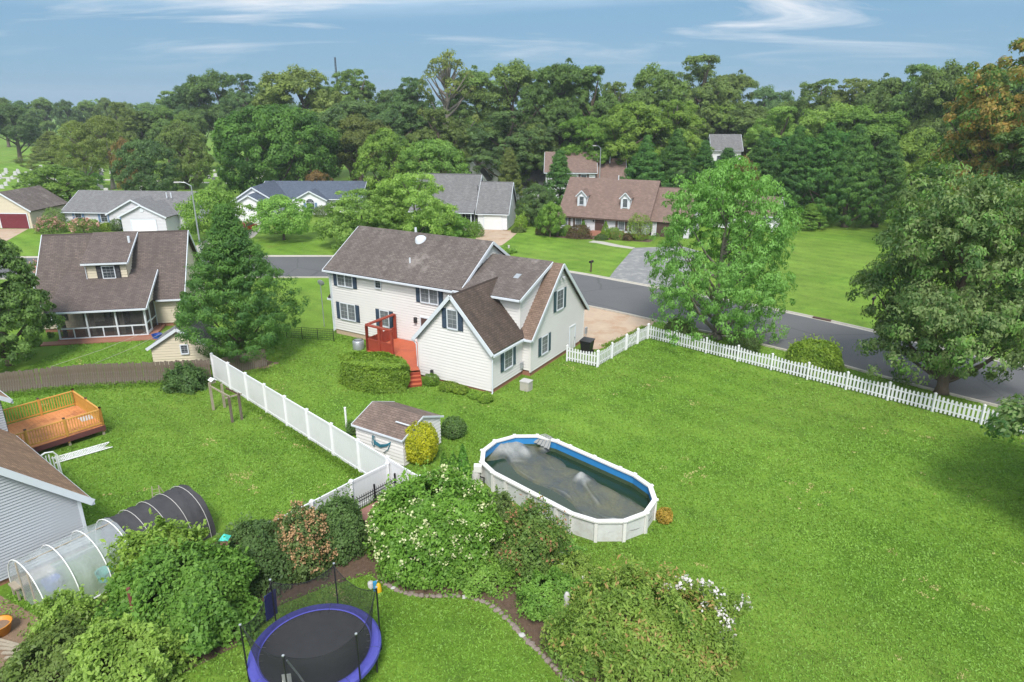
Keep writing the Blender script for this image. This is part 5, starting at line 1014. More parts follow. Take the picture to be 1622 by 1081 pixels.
# planting in front of the houses across the street
K = 0
for lb, x, y, r, h, lf, sh in (
  ('clipped green cone beside the brick steps', 12.9, 93.9, .9, 2.2, 'lf_boxwood', 'cone'), ('narrow green cone left of the dark brown front door', 10.1, 96.8, .8, 1.9, 'lf_boxwood', 'cone'),
  ('big bright green egg shaped evergreen at the garage corner of the cape', 17.3, 92.5, 1.75, 3.4, 'lf_boxwood', 'ball'), ('wide burgundy mound beside the brick steps', 9.3, 94.0, 1.75, 1.7, 'lf_burgundy', 'dome'),
  ('small green bush by the burgundy mound', 7.2, 95.4, .7, 1.0, 'lf_bright', 'ball'), ('bluish low bush under the small cape tree', 5.6, 95.6, .8, .9, 'lf_shrubdark', 'ball'), ('low reddish shrub under the small cape tree', 4.5, 96.6, 1.2, 1.2, 'lf_burgundy', 'dome'),
  ('leafy bush between the door cone and the egg shaped evergreen', 14.6, 93.0, 1.1, 1.1, 'lf_redtip', 'dome'), ('bright small bush under the right cape window', 14.2, 94.6, .8, 1.3, 'lf_yellowgreen', 'ball'), ('low red shrub next to the egg shaped evergreen', 15.8, 92.2, .9, .8, 'lf_burgundy', 'dome'), ('dark low bush at the brick steps', 12.2, 92.6, .9, .7, 'lf_shrubdark', 'dome'),
  ('yellowish bush at the foot of the cape wall', 7.9, 97.0, .7, 1.2, 'lf_yellowgreen', 'ball'),
  ('round boxwood at the garage corner of the white cape', 1.3, 100.2, 1.0, 2.0, 'lf_boxwood', 'ball'), ('pale flowering ground shrub by the white cape garage', .9, 98.4, 1.1, .7, 'lf_olive', 'dome'),
  ('bushy shrub in front of the white cape porch', -7.0, 96.5, 1.7, 2.2, 'lf_bright', 'dome'), ('shrub next to the white cape driveway', -5.2, 95.0, 1.3, 2.0, 'lf_yellowgreen', 'dome'), ('dark shrub under the white cape porch rail', -10.6, 97.0, 1.8, 2.0, 'lf_shrubdark', 'dome'),
  ('weedy shrub beside the small utility post', -1.0, 84.0, 1.6, .8, 'lf_yellowgreen', 'dome'),
  ('round dark bush near the ranch house entrance', -57.5, 99.4, 1.0, 1.7, 'lf_shrubdark', 'ball'), ('small green cone beside the ranch house entrance', -56.0, 99.2, .7, 1.6, 'lf_arb', 'cone'), ('green bush left of the dark ball at the ranch house', -59.2, 99.6, 1.0, 1.1, 'lf_boxwood', 'dome'),
  ('wide bush under the ranch house windows', -63.8, 100.2, 1.6, 1.5, 'lf_boxwood', 'dome'), ('bright bush between the ranch house windows', -61.6, 100.4, .9, 1.5, 'lf_yellowgreen', 'ball'), ('tall shrub at the corner of the ranch house', -67.6, 101.2, 1.9, 3.0, 'lf_oak', 'dome'),
  ('yellow green shrub under the arched window', -36.5, 113.0, 1.3, 1.4, 'lf_yellowgreen', 'dome'), ('dark shrub right of the arched window', -31.0, 113.0, 1.8, 1.7, 'lf_shrubdark', 'dome'),
  ('large round shrub in the cemetery grass', -98.0, 162.0, 3.0, 2.6, 'lf_deep', 'dome')):
    K += 1; bush('garden_bush', lb, x, y, r, r*.9, h, lf, int(900+900*r), .16 if r < 2 else .25, 200+K, .1, sh, 'planting across the street')
for x, y, lb in ((-66.2,97.6,'pink flowering shrub in front of the ranch house corner'), (-61.0,97.2,'pink flowering shrub in front of the ranch house windows'), (-48.6,70.2,'pink crape myrtle behind the screened porch cottage')):
    K += 1; bush('pink_shrub', lb, x, y, 2.0, 1.5, 2.0, 'lf_oak', 1800, .2, 200+K, .2, flowers=('lf_pink', 45, .36, 1), group='pink flowering shrubs')

# ------------------------------------------------------------------ red deck
def clip_strip(poly, y0, y1):
    """clip polygon to y0<=y<=y1 (local b axis)"""
    def cl(p, f, s):
        r = []
        for i in range(len(p)):
            a, b = p[i], p[(i+1) % len(p)]; fa, fb = s*(a[1]-f), s*(b[1]-f)
            if fa >= 0: r.append(a)
            if fa*fb < 0: t = fa/(fa-fb); r.append((a[0]+(b[0]-a[0])*t, f))
        return r
    p = cl(poly, y0, 1); return cl(p, y1, -1) if p else p
DK = thing('wooden_deck', 'red stained wooden deck with privacy rail and steps behind the cream house', 'deck', (-1.267, 40.109, 0), -31)
dp = [(-11.0,3.74),(-11.0,.5),(-8.6,-.7),(-5.94,-1.67),(-5.1,-.85),(-5.9,-.1),(-5.9,3.74)]
b = -1.7
while b < 3.7:
    q = clip_strip(dp, b+.004, b+.141)
    if len(q) > 2: MB().prism(q, .715, .75).build('deck_board', 'deck_red', DK)
    b += .145
sk = MB()
for (x0, y0), (x1, y1) in zip(dp[1:5], dp[2:6]): sk.bar((x0,y0,.6), (x1,y1,.6), .05, .22)
sk.build('rim_joist', 'rail_red', DK)
for x, y in ((-10.9,.6),(-8.6,-.6),(-6.1,-1.5)): MB().box((x-.06,y-.06,0),(x+.06,y+.06,.7)).build('deck_post', 'rail_red', DK)
def deck_wall(p, q, n):
    p, q = Vector((*p, 0)), Vector((*q, 0))
    for i in range(n+1):
        c = p.lerp(q, i/n); MB().box((c.x-.08,c.y-.08,.2),(c.x+.08,c.y+.08,2.62)).build('rail_post', 'rail_red', DK)
    d = (q-p).normalized(); nn = Vector((-d.y, d.x, 0))
    MB().bar(p+Vector((0,0,2.66)), q+Vector((0,0,2.66)), .24, .1).build('top_rail', 'rail_red', DK)
    for z in (1.62, .85): MB().bar(p+Vector((0,0,z)), q+Vector((0,0,z)), .06, .1).build('rail', 'rail_red', DK)
    l = (q-p).length; k = int(l/.15)
    for i in range(k):
        c = p+d*(l*(i+.5)/k); MB().obox((c.x, c.y, 1.23), d*(l/k*.48), nn*.012, (0,0,.35)).build('privacy_board', 'rail_red', DK)
deck_wall((-10.95,3.6), (-10.95,.55), 2); deck_wall((-10.95,.55), (-8.55,.45), 2)
a_, c_ = Vector((-5.41,-2.21,0)), Vector((-4.57,-1.39,0)); dr_ = Vector((-.70,.714,0))
for i in range(4):
    p, q = a_+dr_*(.26*i), c_+dr_*(.26*i); z = .1875*(i+1)
    m_ = (p+q)/2+dr_*.14
    MB().obox((m_.x,m_.y,z-.02), (q-p)*.5, dr_*.15, (0,0,.02)).build('step_tread', 'deck_red', DK)
    m2 = (p+q)/2+dr_*.03
    MB().obox((m2.x,m2.y,z-.11), (q-p)*.49, dr_*.012, (0,0,.07)).build('step_riser', 'rail_red', DK)
for p in (a_, c_): MB().bar(p+dr_*.1+Vector((0,0,.08)), p+dr_*1.1+Vector((0,0,.68)), .04, .2).build('stringer', 'rail_red', DK)

# ------------------------------------------------------------------ white vinyl fence
def vinyl(name, label, pts, h, posts=True):
    f = thing(name, label, 'fence', (pts[0][0], pts[0][1], 0)); O = Vector((pts[0][0], pts[0][1], 0))
    for i, p in enumerate(pts):
        p = Vector((*p, 0))-O; b = MB(); b.box((p.x-.075,p.y-.075,0),(p.x+.075,p.y+.075,h+.1)); pst = b.build('post', 'vinyl', f)
        c = MB(); c.add([(p.x-.1,p.y-.1,h+.1),(p.x+.1,p.y-.1,h+.1),(p.x+.1,p.y+.1,h+.1),(p.x-.1,p.y+.1,h+.1),(p.x,p.y,h+.2)], [(0,1,4),(1,2,4),(2,3,4),(3,0,4),(3,2,1,0)]); c.build('post_cap', 'vinyl', pst)
        if i < len(pts)-1:
            q = Vector((*pts[i+1], 0))-O; d = (q-p).normalized(); nn = Vector((-d.y,d.x,0)); l = (q-p).length
            MB().bar(p+d*.075+Vector((0,0,h)), q-d*.075+Vector((0,0,h)), .07, .13).build('top_rail', 'vinyl', f)
            MB().bar(p+d*.075+Vector((0,0,.12)), q-d*.075+Vector((0,0,.12)), .07, .15).build('bottom_rail', 'vinyl', f)
            k = max(3, int(l/.17)); pb = MB(); pb.bar(p+d*.075+Vector((0,0,h*.5+.05)), q-d*.075+Vector((0,0,h*.5+.05)), .022, h-.2)
            for j in range(k):
                c = p+d*(.075+(l-.15)*(j+.5)/k); pb.obox((c.x,c.y,h*.5+.05), d*((l-.15)/k*.492), nn*.015, (0,0,h*.5-.1))
            pb.build('panel', 'vinyl', f)
    return f
A, Bq = Vector((-20.0,42.6)), Vector((-4.1,26.75)); n_ = 9
LINE = [tuple(A.lerp(Bq, i/n_)) for i in range(n_+1)]
vinyl('vinyl_fence', 'long white vinyl privacy fence running between the two back yards', LINE, 1.72)
vinyl('vinyl_fence', 'short branch of white vinyl fence leading down to the shrubs', [(-5.85,28.35),(-7.2,26.75),(-8.5,25.1),(-9.8,23.5)], 1.5)
# ------------------------------------------------------------------ black iron fence
IR = thing('iron_fence', 'short black iron fence in front of the white vinyl branch', 'fence', (-5.45,27.9,0)); p, q = Vector((0,0,0)), Vector((-2.3,-2.85,0)); l = (q-p).length
for z in (.15, .85, 1.0): MB().bar(p+Vector((0,0,z)), q+Vector((0,0,z)), .03, .03).build('rail', 'black_metal', IR)
bm_ = MB().box((-.01,-.01,0),(.01,.01,1.12)).mesh('bar'); bm_.materials.append(M['black_metal'])
for i in range(31): inst('bar', bm_, IR, p.lerp(q, i/30))
for i in range(4): c = p.lerp(q, i/3); MB().box((c.x-.04,c.y-.04,0),(c.x+.04,c.y+.04,1.3)).build('post', 'black_metal', IR)
# ------------------------------------------------------------------ picket fence
def pickets(name, label, pts, gate=None):
    f = thing(name, label, 'fence' if not gate else 'gate', (pts[0][0], pts[0][1], 0)); O = Vector((pts[0][0], pts[0][1], 0))
    pk = MB(); pk.add([(-.06,-.011,.07),(.06,-.011,.07),(.06,-.011,.98),(.025,-.011,1.03),(-.025,-.011,1.03),(-.06,-.011,.98),(-.06,.011,.07),(.06,.011,.07),(.06,.011,.98),(.025,.011,1.03),(-.025,.011,1.03),(-.06,.011,.98)],
       [(0,1,2,3,4,5),(11,10,9,8,7,6)]+[(i,6+i,6+(i+1)%6,(i+1)%6) for i in range(6)]); me = pk.mesh('picket'); me.materials.append(M['vinyl'])
    for i, p in enumerate(pts):
        p = Vector((*p, 0))-O; b = MB(); b.box((p.x-.06,p.y-.06,0),(p.x+.06,p.y+.06,1.2)); ps = b.build('post', 'vinyl', f)
        c = MB(); c.add([(p.x-.08,p.y-.08,1.2),(p.x+.08,p.y-.08,1.2),(p.x+.08,p.y+.08,1.2),(p.x-.08,p.y+.08,1.2),(p.x,p.y,1.29)], [(0,1,4),(1,2,4),(2,3,4),(3,0,4),(3,2,1,0)]); c.build('post_cap', 'vinyl', ps)
        if i < len(pts)-1:
            q = Vector((*pts[i+1], 0))-O; d = (q-p).normalized(); nn = Vector((-d.y,d.x,0)); l = (q-p).length; an = math.atan2(d.y, d.x)
            for z in (.27, .80): MB().bar(p+d*.06+nn*.035+Vector((0,0,z)), q-d*.06+nn*.035+Vector((0,0,z)), .04, .08).build('rail', 'vinyl', f)
            k = max(2, round(l/.222))
            for j in range(k-1):
                t = (j+1)/k; c = p.lerp(q, t)
                inst('picket', me, f, (c.x, c.y, random.uniform(-.006, .006)), an+random.uniform(-.015, .015), (1, 1, 1.0+.11*(2*abs(t-.5))**1.6))
    return f
random.seed(3)
A, Bq = Vector((10.75,51.0)), Vector((28.9,34.0)); n_ = 10
pickets('picket_fence', 'long white scalloped picket fence running along the street side of the lawn', [tuple(A.lerp(Bq, i/n_)) for i in range(n_+1)])
pickets('picket_fence', 'short white picket fence joining the house wall to the gate line', [(3.95,45.95),(5.98,44.75)])
pickets('picket_fence', 'white picket fence from the wall corner towards the driveway', [(6.05,44.85),(7.25,46.5),(8.55,48.3)])
GT = pickets('picket_gate', 'white picket gate with diagonal brace beside the driveway', [(8.62,48.4),(9.65,49.7)], True)
MB().bar((.1,.1,.25),(.95,1.2,.85),.03,.08).build('brace', 'vinyl', GT)
pickets('picket_fence', 'last white picket panel between gate and street corner', [(9.72,49.8),(10.68,50.92)])
# ------------------------------------------------------------------ weathered board fence
def boards(label, p, q, h, n, seed):
    rnd = random.Random(seed); f = thing('board_fence', label, 'fence', (p[0], p[1], 0)); O = Vector((p[0], p[1], 0)); p = Vector((0,0,0)); q = Vector((*q, 0))-O; d = (q-p).normalized(); an = math.atan2(d.y, d.x); l = (q-p).length
    me = MB().box((-.068,-.01,.02),(.068,.01,h)).mesh('board'); me.materials.append(M['old_wood'])
    for i in range(n):
        c = p+d*(l*(i+.5)/n); o = inst('board', me, f, (c.x+rnd.uniform(-.008,.008), c.y+rnd.uniform(-.008,.008), 0), an+rnd.uniform(-.03,.03), (l/n/.142, 1, rnd.uniform(.95, 1.03))); o.rotation_euler[1] = rnd.uniform(-.012,.012)
    nn = Vector((-d.y,d.x,0))
    for z in (.35, h-.35): MB().bar(p+nn*.04+Vector((0,0,z)), q+nn*.04+Vector((0,0,z)), .04, .09).build('rail', 'old_wood', f)
boards('weathered grey brown board fence behind the orange deck', (-34.5,39.3), (-28.6,41.3), 1.5, 44, 1)
boards('weathered grey brown board fence meeting the end of the white vinyl fence', (-28.66,41.28), (-20.1,42.3), 1.52, 61, 2)
boards('short weathered board fence under the big cedar', (-19.9,43.0), (-17.3,45.0), 1.3, 22, 3)
# black chain fence on the far side lawn
CF = thing('wire_fence', 'low dark wire fence beside the cream house', 'fence', (-13.9,50.3,0)); 
for i in range(5): MB().tube([(-i*1.3,i*.25,0),(-i*1.3,i*.25,1.0)], .03, 5).build('post', 'black_metal', CF)
for k in range(6): MB().tube([(0,0,.1+k*.175),(-5.2,1.0,.1+k*.175)], .012, 4).build('wire', 'black_metal', CF)
wr = MB()
for i in range(36): wr.tube([(-i*5.2/36,i*1.0/36,.1),(-i*5.2/36,i*1.0/36,.98)], .006, 3, False)
wr.build('mesh_wires', 'black_metal', CF)

# ------------------------------------------------------------------ garden shed
SH = thing('garden_shed', 'small cream sided shed with brown shingle roof near the pool', 'shed', (-5.49,30.86,0), -32)
gable_house(SH, -3.25, 0, 0, 3.0, .05, 1.6, 2.2, 'siding_cream', 'shingle_shed', None, .2, 'a', ('-b','+b','+a','-a'), .12, .05, False)
for A_ in (-3.38, .13):
    for B_ in (-.2, 3.2): trim(SH, (A_,B_,1.55), (A_,1.5,2.21), .03, .1)
trim(SH, (-3.37,-.21,1.54), (.12,-.21,1.54), .03, .1)
trim(SH, (0.05,-.03,1.05), (-3.2,-.03,1.05), .03, .07, 'siding_cream', 'batten')
MB().box((-.95,.55,2.02),(-.0,.62,2.06)).build('ridge_batten', 'white_trim', SH).rotation_euler = (.0, 0, 0)
HO = MB()
for k in range(4):
    HO.tube([(-2.0+.02*k,-.06-.02*k,1.25), (-1.95,-.09,1.0-.07*k), (-1.5,-.1,.86-.05*k), (-1.05,-.09,1.0-.03*k), (-.8,-.06,1.18)], .022, 6)
HO.tube([(-2.03,-.07,1.24),(-2.08,-.1,.8),(-1.95,-.1,.62),(-1.86,-.08,1.0),(-1.9,-.06,1.22)], .022, 6); HO.tube([(-.82,-.08,1.1),(-1.0,-.1,.7),(-1.3,-.11,.45)], .022, 6)
ho = tag(HO.build('garden_hose', 'hose', None, True), 'dark teal garden hose looped on the shed wall', 'hose'); ho.location = (-5.49,30.86,0); ho.rotation_euler = (0,0,R(-32))
rk = MB().obox((.07,.35,1.0),(.03,0,0),(0,.1,0),(0,0,.3)); rk.lathe([(.01,0),(.12,.02),(.13,.3),(.08,.34)], (.14,.35,.75), 8)
rk = tag(rk.build('sprayer', 'light_blue'), 'bright blue plastic sprayer hanging at the shed corner', 'sprayer'); rk.location = (-5.49,30.86,0); rk.rotation_euler = (0,0,R(-32))
mp_ = thing('marker_post', 'lone white pipe post standing in the lawn beside the shed', 'post', (-9.46,35.25,0)); MB().tube([(0,0,0),(0,0,1.25)], .06, 10).build('pipe', 'white_pipe', mp_); MB().lathe([(.001,.06),(.07,.04),(.075,0)], (0,0,1.24), 10).build('cap', 'white_pipe', mp_)
SS = thing('garden_shed', 'small tan shed with gable window behind the weathered fence', 'shed', (-23.2,44.9,0), 8)
gable_house(SS, -1.9, 1.9, 0, 3.0, .05, 1.55, 2.75, 'siding_tan', 'shingle_grey', None, .25, 'b', gov=.2, t=.07); window(SS, '-b', (.3,0,1.3), .42, .6, None, 1, (2,2))

# ------------------------------------------------------------------ above-ground pool
PH = 1.0
c0 = Vector((2.43, 28.4)); du = Vector((.708,-.706)); dv_ = Vector((.706,.708))
Lh, Wd = 2.42, 2.28          # half length of the straight sides, half width
def pool_pts(w, ex=0):
    r = []
    for k in range(7): a = -math.pi/2+math.pi*k/6; r.append(c0+du*(Lh+w*.98*math.cos(a))+dv_*(w*math.sin(a)))
    for s in (.5, 0, -.5): r.append(c0+du*(Lh*2*s*.98)*.66+dv_*w)
    for k in range(7): a = math.pi/2+math.pi*k/6; r.append(c0+du*(-Lh+w*.98*math.cos(a))+dv_*(w*math.sin(a)))
    for s in (-.5, 0, .5): r.append(c0+du*(Lh*2*s*.98)*.66-dv_*w)
    return r
PO = thing('swimming_pool', 'oval above ground swimming pool with white rails and blue liner', 'pool', (c0.x, c0.y, 0))
def pv(p, z): return (p.x-c0.x, p.y-c0.y, z)
outp, inn, raili, railo = pool_pts(Wd), pool_pts(Wd-.06), pool_pts(Wd-.13), pool_pts(Wd+.10)
n_ = len(outp)
for i in range(n_):
    j = (i+1) % n_
    b = MB(); b.poly([pv(outp[i],0),pv(outp[j],0),pv(outp[j],PH-.05),pv(outp[i],PH-.05)])
    d = (outp[j]-outp[i]); m1, m2 = outp[i].lerp(outp[j],.5), outp[i].lerp(outp[j],.5)
    b.build('wall_panel', 'pool_wall', PO)
    b = MB(); P4 = [railo[i],railo[j],raili[j],raili[i]]; b.add([pv(p,PH-.05) for p in P4]+[pv(p,PH+.03) for p in P4], [(3,2,1,0),(4,5,6,7),(0,1,5,4),(1,2,6,5),(2,3,7,6),(3,0,4,7)]); b.build('top_rail', 'pool_white', PO)
    nrm = (outp[i]-(c0+du*max(-Lh, min(Lh, (outp[i]-c0).dot(du))))).normalized(); tg = Vector((-nrm.y, nrm.x)); c = outp[i]+nrm*.04
    MB().obox((c.x-c0.x,c.y-c0.y,PH*.48), (*(tg*.07),0), (*(nrm*.045),0), (0,0,PH*.48)).build('upright', 'pool_white', PO)
    MB().obox((c.x-c0.x,c.y-c0.y,PH+.03), (*(tg*.08),0), (*(nrm*.10),0), (0,0,.02)).build('rail_cap', 'pool_white', PO)
lb_ = MB()
for i in range(n_): j = (i+1) % n_; lb_.poly([pv(inn[j],.1),pv(inn[i],.1),pv(inn[i],PH-.04),pv(inn[j],PH-.04)])
lb_.build('liner', 'liner', PO)
inn2 = pool_pts(Wd-.075); al_ = MB()
for i in range(n_): j = (i+1) % n_; al_.poly([pv(inn2[j],.12),pv(inn2[i],.12),pv(inn2[i],.56),pv(inn2[j],.56)])
al_.build('waterline_stain', 'algae', PO)
WZ = .36
MB().poly([pv(p, WZ) for p in pool_pts(Wd-.08)]).build('water', 'water', PO)
pm = thing('pool_pump', 'grey pool filter pump with hose at the end of the pool', 'pump', (-1.75,29.35,0)); MB().lathe([(.2,0),(.22,.08),(.2,.55),(.12,.66),(.02,.68)], (0,0,0), 12).build('filter_tank', 'pale_stone', pm, True); MB().tube([(.15,0,.3),(.4,-.25,.35),(.38,-.4,.15)], .04, 6).build('pump_hose', 'black_plastic', pm); MB().box((-.1,-.2,.62),(.28,.12,.95)).build('skimmer_box', 'pool_white', pm)
# sagging pool cover: a cloth sheet sampled over the oval, partly sunk below the water line
def inside(s, t, w):
    e = max(0, abs(s)-Lh); return math.hypot(e, t) < w
TP = MB(); NS, NT = 130, 70; grid = {}; rnd = random.Random(4)
def sm(x, a, b): x = max(0, min(1, (x-a)/(b-a))); return x*x*(3-2*x)
def cover_z(s, t):
    s /= .86; t /= .9
    z = WZ+.022+.012*math.sin(3.1*s+1.3*t)+.010*math.sin(5.2*t-2.2*s)
    fe = -.55-.16*(s+2)+.28*math.sin(s*1.05+.8)                 # front edge of the floating part
    z -= .09*(1-sm(t, fe-.35, fe+.05)); z += .10*math.exp(-((t-fe-.06)/.11)**2)*(.7+.3*math.sin(s*2.3))
    bk = 1.75-.10*s; z -= .10*sm(t, bk-.25, bk+.35)
    z += .40*math.exp(-((s-.35)/.45)**2-((t-1.15)/.38)**2)*(.75+.25*math.sin(9*s))          # raised fold
    z += .10*math.exp(-((t-(.9-.55*(s-.6)))/.16)**2)*sm(s, .3, .9)*(1-sm(s, 2.4, 3.2))      # crease running from the fold
    z += .42*math.exp(-((s-4.35)/.5)**2-((t+1.15)/.42)**2)                                   # corner caught at the near end
    z += .34*math.exp(-((s+4.2)/.75)**2-((t-.9)/.8)**2)*(.75+.25*math.sin(7*t+3*s))+.34*sm(-s, 4.3, 5.3)*sm(t, -1.6, .3)
    for k_, (sa, ta, an_, ln, am) in enumerate(((-2.6,.4,.5,1.6,.05),(-1.4,.9,-.25,1.8,.045),(1.6,-.3,-.35,1.9,.06),(2.8,.3,-.6,1.4,.05),(-3.6,-.2,.9,1.2,.05),(0.2,-.1,-.2,1.7,.04),(3.6,-.9,.4,1.0,.06))):
        x_, y_ = s-sa, t-ta; p_, q_ = x_*math.cos(an_)+y_*math.sin(an_), -x_*math.sin(an_)+y_*math.cos(an_)
        z += am*math.exp(-(p_/ln)**2-((q_+.15*math.sin(p_*2+k_))/.07)**2)
    z += .55*math.exp(-((s+3.55)/.28)**2)*sm(t, 1.85, 2.45)                                  # flap hung over the rail
    return z
W2 = Wd-.09
for i in range(NS+1):
    for j in range(NT+1):
        s = -(Lh+W2)+2*(Lh+W2)*i/NS; t = -W2+2*W2*j/NT
        e = max(0, abs(s)-Lh); r = math.hypot(e, t); k = min(1, W2/r*.998) if r > W2 else 1
        s2_ = math.copysign(Lh, s)*(abs(s) > Lh)+(s if abs(s) <= Lh else math.copysign(e*k, s)); t2 = t*k
        p = du*s2_+dv_*t2; grid[i, j] = (p.x, p.y, cover_z(s2_, t2))
keys = list(grid); ix = {k: n for n, k in enumerate(keys)}
TP.add([grid[k] for k in keys], [(ix[i,j],ix[i+1,j],ix[i+1,j+1],ix[i,j+1]) for i in range(NS) for j in range(NT)])
tp = tag(TP.build('pool_cover', 'tarp', None, True), 'sagging grey green mesh cover floating in the pool', 'pool cover'); tp.location = (c0.x, c0.y, 0)
fl = MB()
for k in range(9):
    t0 = -.55+k*1.1/9; t1 = t0+.11
    def FP(tt, u):   # flap over the rail
        path = [(-3.05,1.78,.66),(-3.05,2.02,.92),(-3.05,2.10,1.06),(-3.05,2.32,1.07),(-3.05,2.43,.98),(-3.05,2.47,.72)]
        s_, t_, z_ = path[u]; spread_ = 1-.5*min(u, 3)/3; p = du*(s_+tt*spread_)+dv_*t_; return (p.x, p.y, z_+.03*(k % 2))
    for u in range(5): fl.poly([FP(t0,u),FP(t1,u),FP(t1,u+1),FP(t0,u+1)])
fl.build('cover_flap', 'tarp_dry', tp, True)

# ------------------------------------------------------------------ trampoline
TR = thing('trampoline', 'round trampoline with blue pad and black safety net', 'trampoline', (-6.35,17.6,0)); tr_, tz = 2.02, .88
MB().lathe([(.001,tz-.02),(tr_*.45,tz-.035),(tr_*.9,tz)], (0,0,0), 48).build('mat', 'tramp_mat', TR, True)
for k in range(8):
    b = MB(); m_ = 7
    for i in range(m_):
        a0 = 2*math.pi*(k+i/m_)/8; a1 = 2*math.pi*(k+(i+1)/m_)/8-(.006 if i == m_-1 else 0)
        for (r0, z0), (r1, z1) in zip([(tr_*.86,tz+.02),(tr_*.92,tz+.06),(tr_*.99,tz+.065),(tr_*1.03,tz+.0),(tr_*1.035,tz-.1)], [(tr_*.92,tz+.06),(tr_*.99,tz+.065),(tr_*1.03,tz+.0),(tr_*1.035,tz-.1),(tr_*1.03,tz-.12)]):
            b.poly([(r0*math.cos(a0),r0*math.sin(a0),z0),(r0*math.cos(a1),r0*math.sin(a1),z0),(r1*math.cos(a1),r1*math.sin(a1),z1),(r1*math.cos(a0),r1*math.sin(a0),z1)])
    b.build('pad', 'tramp_pad', TR, True)
for k in range(72):
    a = 2*math.pi*k/72; MB().tube([(tr_*.885*math.cos(a),tr_*.885*math.sin(a),tz+.012),(tr_*.80*math.cos(a),tr_*.80*math.sin(a),tz+.003)], .012, 4).build('strap', 'dark_metal', TR) if k % 2 == 0 else None
MB().tube([(tr_*math.cos(a*math.pi/24),tr_*math.sin(a*math.pi/24),tz-.05) for a in range(49)], .025, 6, False).build('frame_ring', 'dark_metal', TR)
PO_ = []
for k in range(6):
    a = math.pi*2*k/6+.42; x, y = (tr_+.07)*math.cos(a), (tr_+.07)*math.sin(a); PO_.append((x, y, a))
    MB().tube([(x,y,0),(x,y,2.55)], .028, 8).build('net_pole', 'black_plastic', TR); MB().lathe([(.001,.05),(.04,.03),(.045,0)], (x,y,2.55), 8).build('pole_cap', 'grey_metal', TR)
for k in range(4):
    a = math.pi*2*k/4+.2; p = [((tr_-.05)*math.cos(a+s),(tr_-.05)*math.sin(a+s),z) for s, z in ((-.3,tz-.05),(-.28,.03),(.28,.03),(.3,tz-.05))]; MB().tube(p, .025, 6).build('leg', 'dark_metal', TR)
for k in range(6):
    x0, y0, a0 = PO_[k]; x1, y1, a1 = PO_[(k+1) % 6]; b = MB(); m_ = 10; v = []
    for i in range(m_+1):
        t = i/m_; sag = .38*4*t*(1-t)
        v.append(((x0+(x1-x0)*t)*.985, (y0+(y1-y0)*t)*.985, 2.5-sag)); aa = a0+(((a1-a0+3.1416) % 6.2832)-3.1416)*t; v.append((tr_*.88*math.cos(aa), tr_*.88*math.sin(aa), tz+.03))
    b.add(v, [(2*i, 2*i+2, 2*i+3, 2*i+1) for i in range(m_)]); b.build('net', 'net', TR); MB().tube(v[0::2], .012, 5, False).build('net_cord', 'black_plastic', TR)
MB().tube([(-.25,-1.78,2.1),(.0,-1.7,1.5),(.25,-1.72,.95)], .03, 5).build('net_zip', 'grey_metal', TR); MB().obox((-.35,-1.72,1.35),(.13,.02,0),(0,.006,0),(.0,0,.17)).build('warning_tag', 'white_pipe', TR)
MB().obox((-1.75,1.15,1.6),(.12,.2,0),(.01,-.006,0),(.02,0,.5)).build('net_banner', 'banner_blue', TR)

# ------------------------------------------------------------------ hoop greenhouse and shade tunnel
gx = Vector((.571,.821,0)); gy = Vector((-.821,.571,0)); G0_ = Vector((-17.75,20.6,0))
def hoop_pt(s, k, n, w, h): a = math.pi*k/n; return gx*s-gy*(w*math.cos(a)) + Vector((0,0,h*math.sin(a)**.8))
def tunnel(root, s0, s1, w, h, m, name, fold=.02, ns=22):
    b = MB(); n = 18; v = []; rnd = random.Random(int(s0*10)+7); jt = [[rnd.uniform(-1,1)*fold for _ in range(n+1)] for _ in range(ns+1)]
    for i in range(ns+1):
        s = s0+(s1-s0)*i/ns; dip = .045*abs(math.sin(math.pi*4*i/ns))
        for k in range(n+1): p = hoop_pt(s, k, n, w-dip-jt[i][k]*(1 if 0 < k < n else 0), h-dip-jt[i][k]); v.append(p)
    f = [(i*(n+1)+k, (i+1)*(n+1)+k, (i+1)*(n+1)+k+1, i*(n+1)+k+1) for i in range(ns) for k in range(n)]
    b.add(v, f); return b.build(name, m, root, True)
GH = thing('greenhouse', 'clear plastic hoop greenhouse tunnel next to the grey house', 'greenhouse', G0_); tunnel(GH, 0, 3.3, 1.62, 1.82, 'poly_film', 'plastic_film', .04)
ew = MB(); n = 18; ew.poly([hoop_pt(.02, k, n, 1.6, 1.8) for k in range(n+1)]); ew.build('end_film', 'poly_film', GH)
for s in (0, 1.1, 2.2, 3.15): MB().tube([hoop_pt(s, k, 16, 1.65, 1.85) for k in range(17)], .02, 6).build('hoop', 'white_pipe', GH)
for sg in (-1, 1): MB().tube([gy*(sg*1.66)+Vector((0,0,.12)), gx*3.3+gy*(sg*1.66)+Vector((0,0,.12))], .03, 6).build('base_rail', 'white_pipe', GH)
MB().tube([Vector((0,0,1.8)), gx*3.3+Vector((0,0,1.8))], .022, 6).build('ridge_pole', 'grey_wood', GH)
MB().tube([gx*.02+gy*.5, gx*.02+gy*.5+Vector((0,0,1.65))], .04, 5).build('end_post', 'grey_wood', GH); MB().tube([gx*.02-gy*.5, gx*.02-gy*.5+Vector((0,0,1.65))], .04, 5).build('end_post', 'grey_wood', GH)
ST = thing('shade_tunnel', 'hoop tunnel covered in black shade cloth behind the clear greenhouse', 'tunnel', G0_); tunnel(ST, 3.32, 6.5, 1.62, 1.80, 'shade_cloth', 'shade_cloth', .05, 30)
for s in (4.0, 4.75, 5.5, 6.25): MB().tube([hoop_pt(s, k, 16, 1.64, 1.83) for k in range(17)], .013, 5).build('hoop', 'pale_stone', ST)
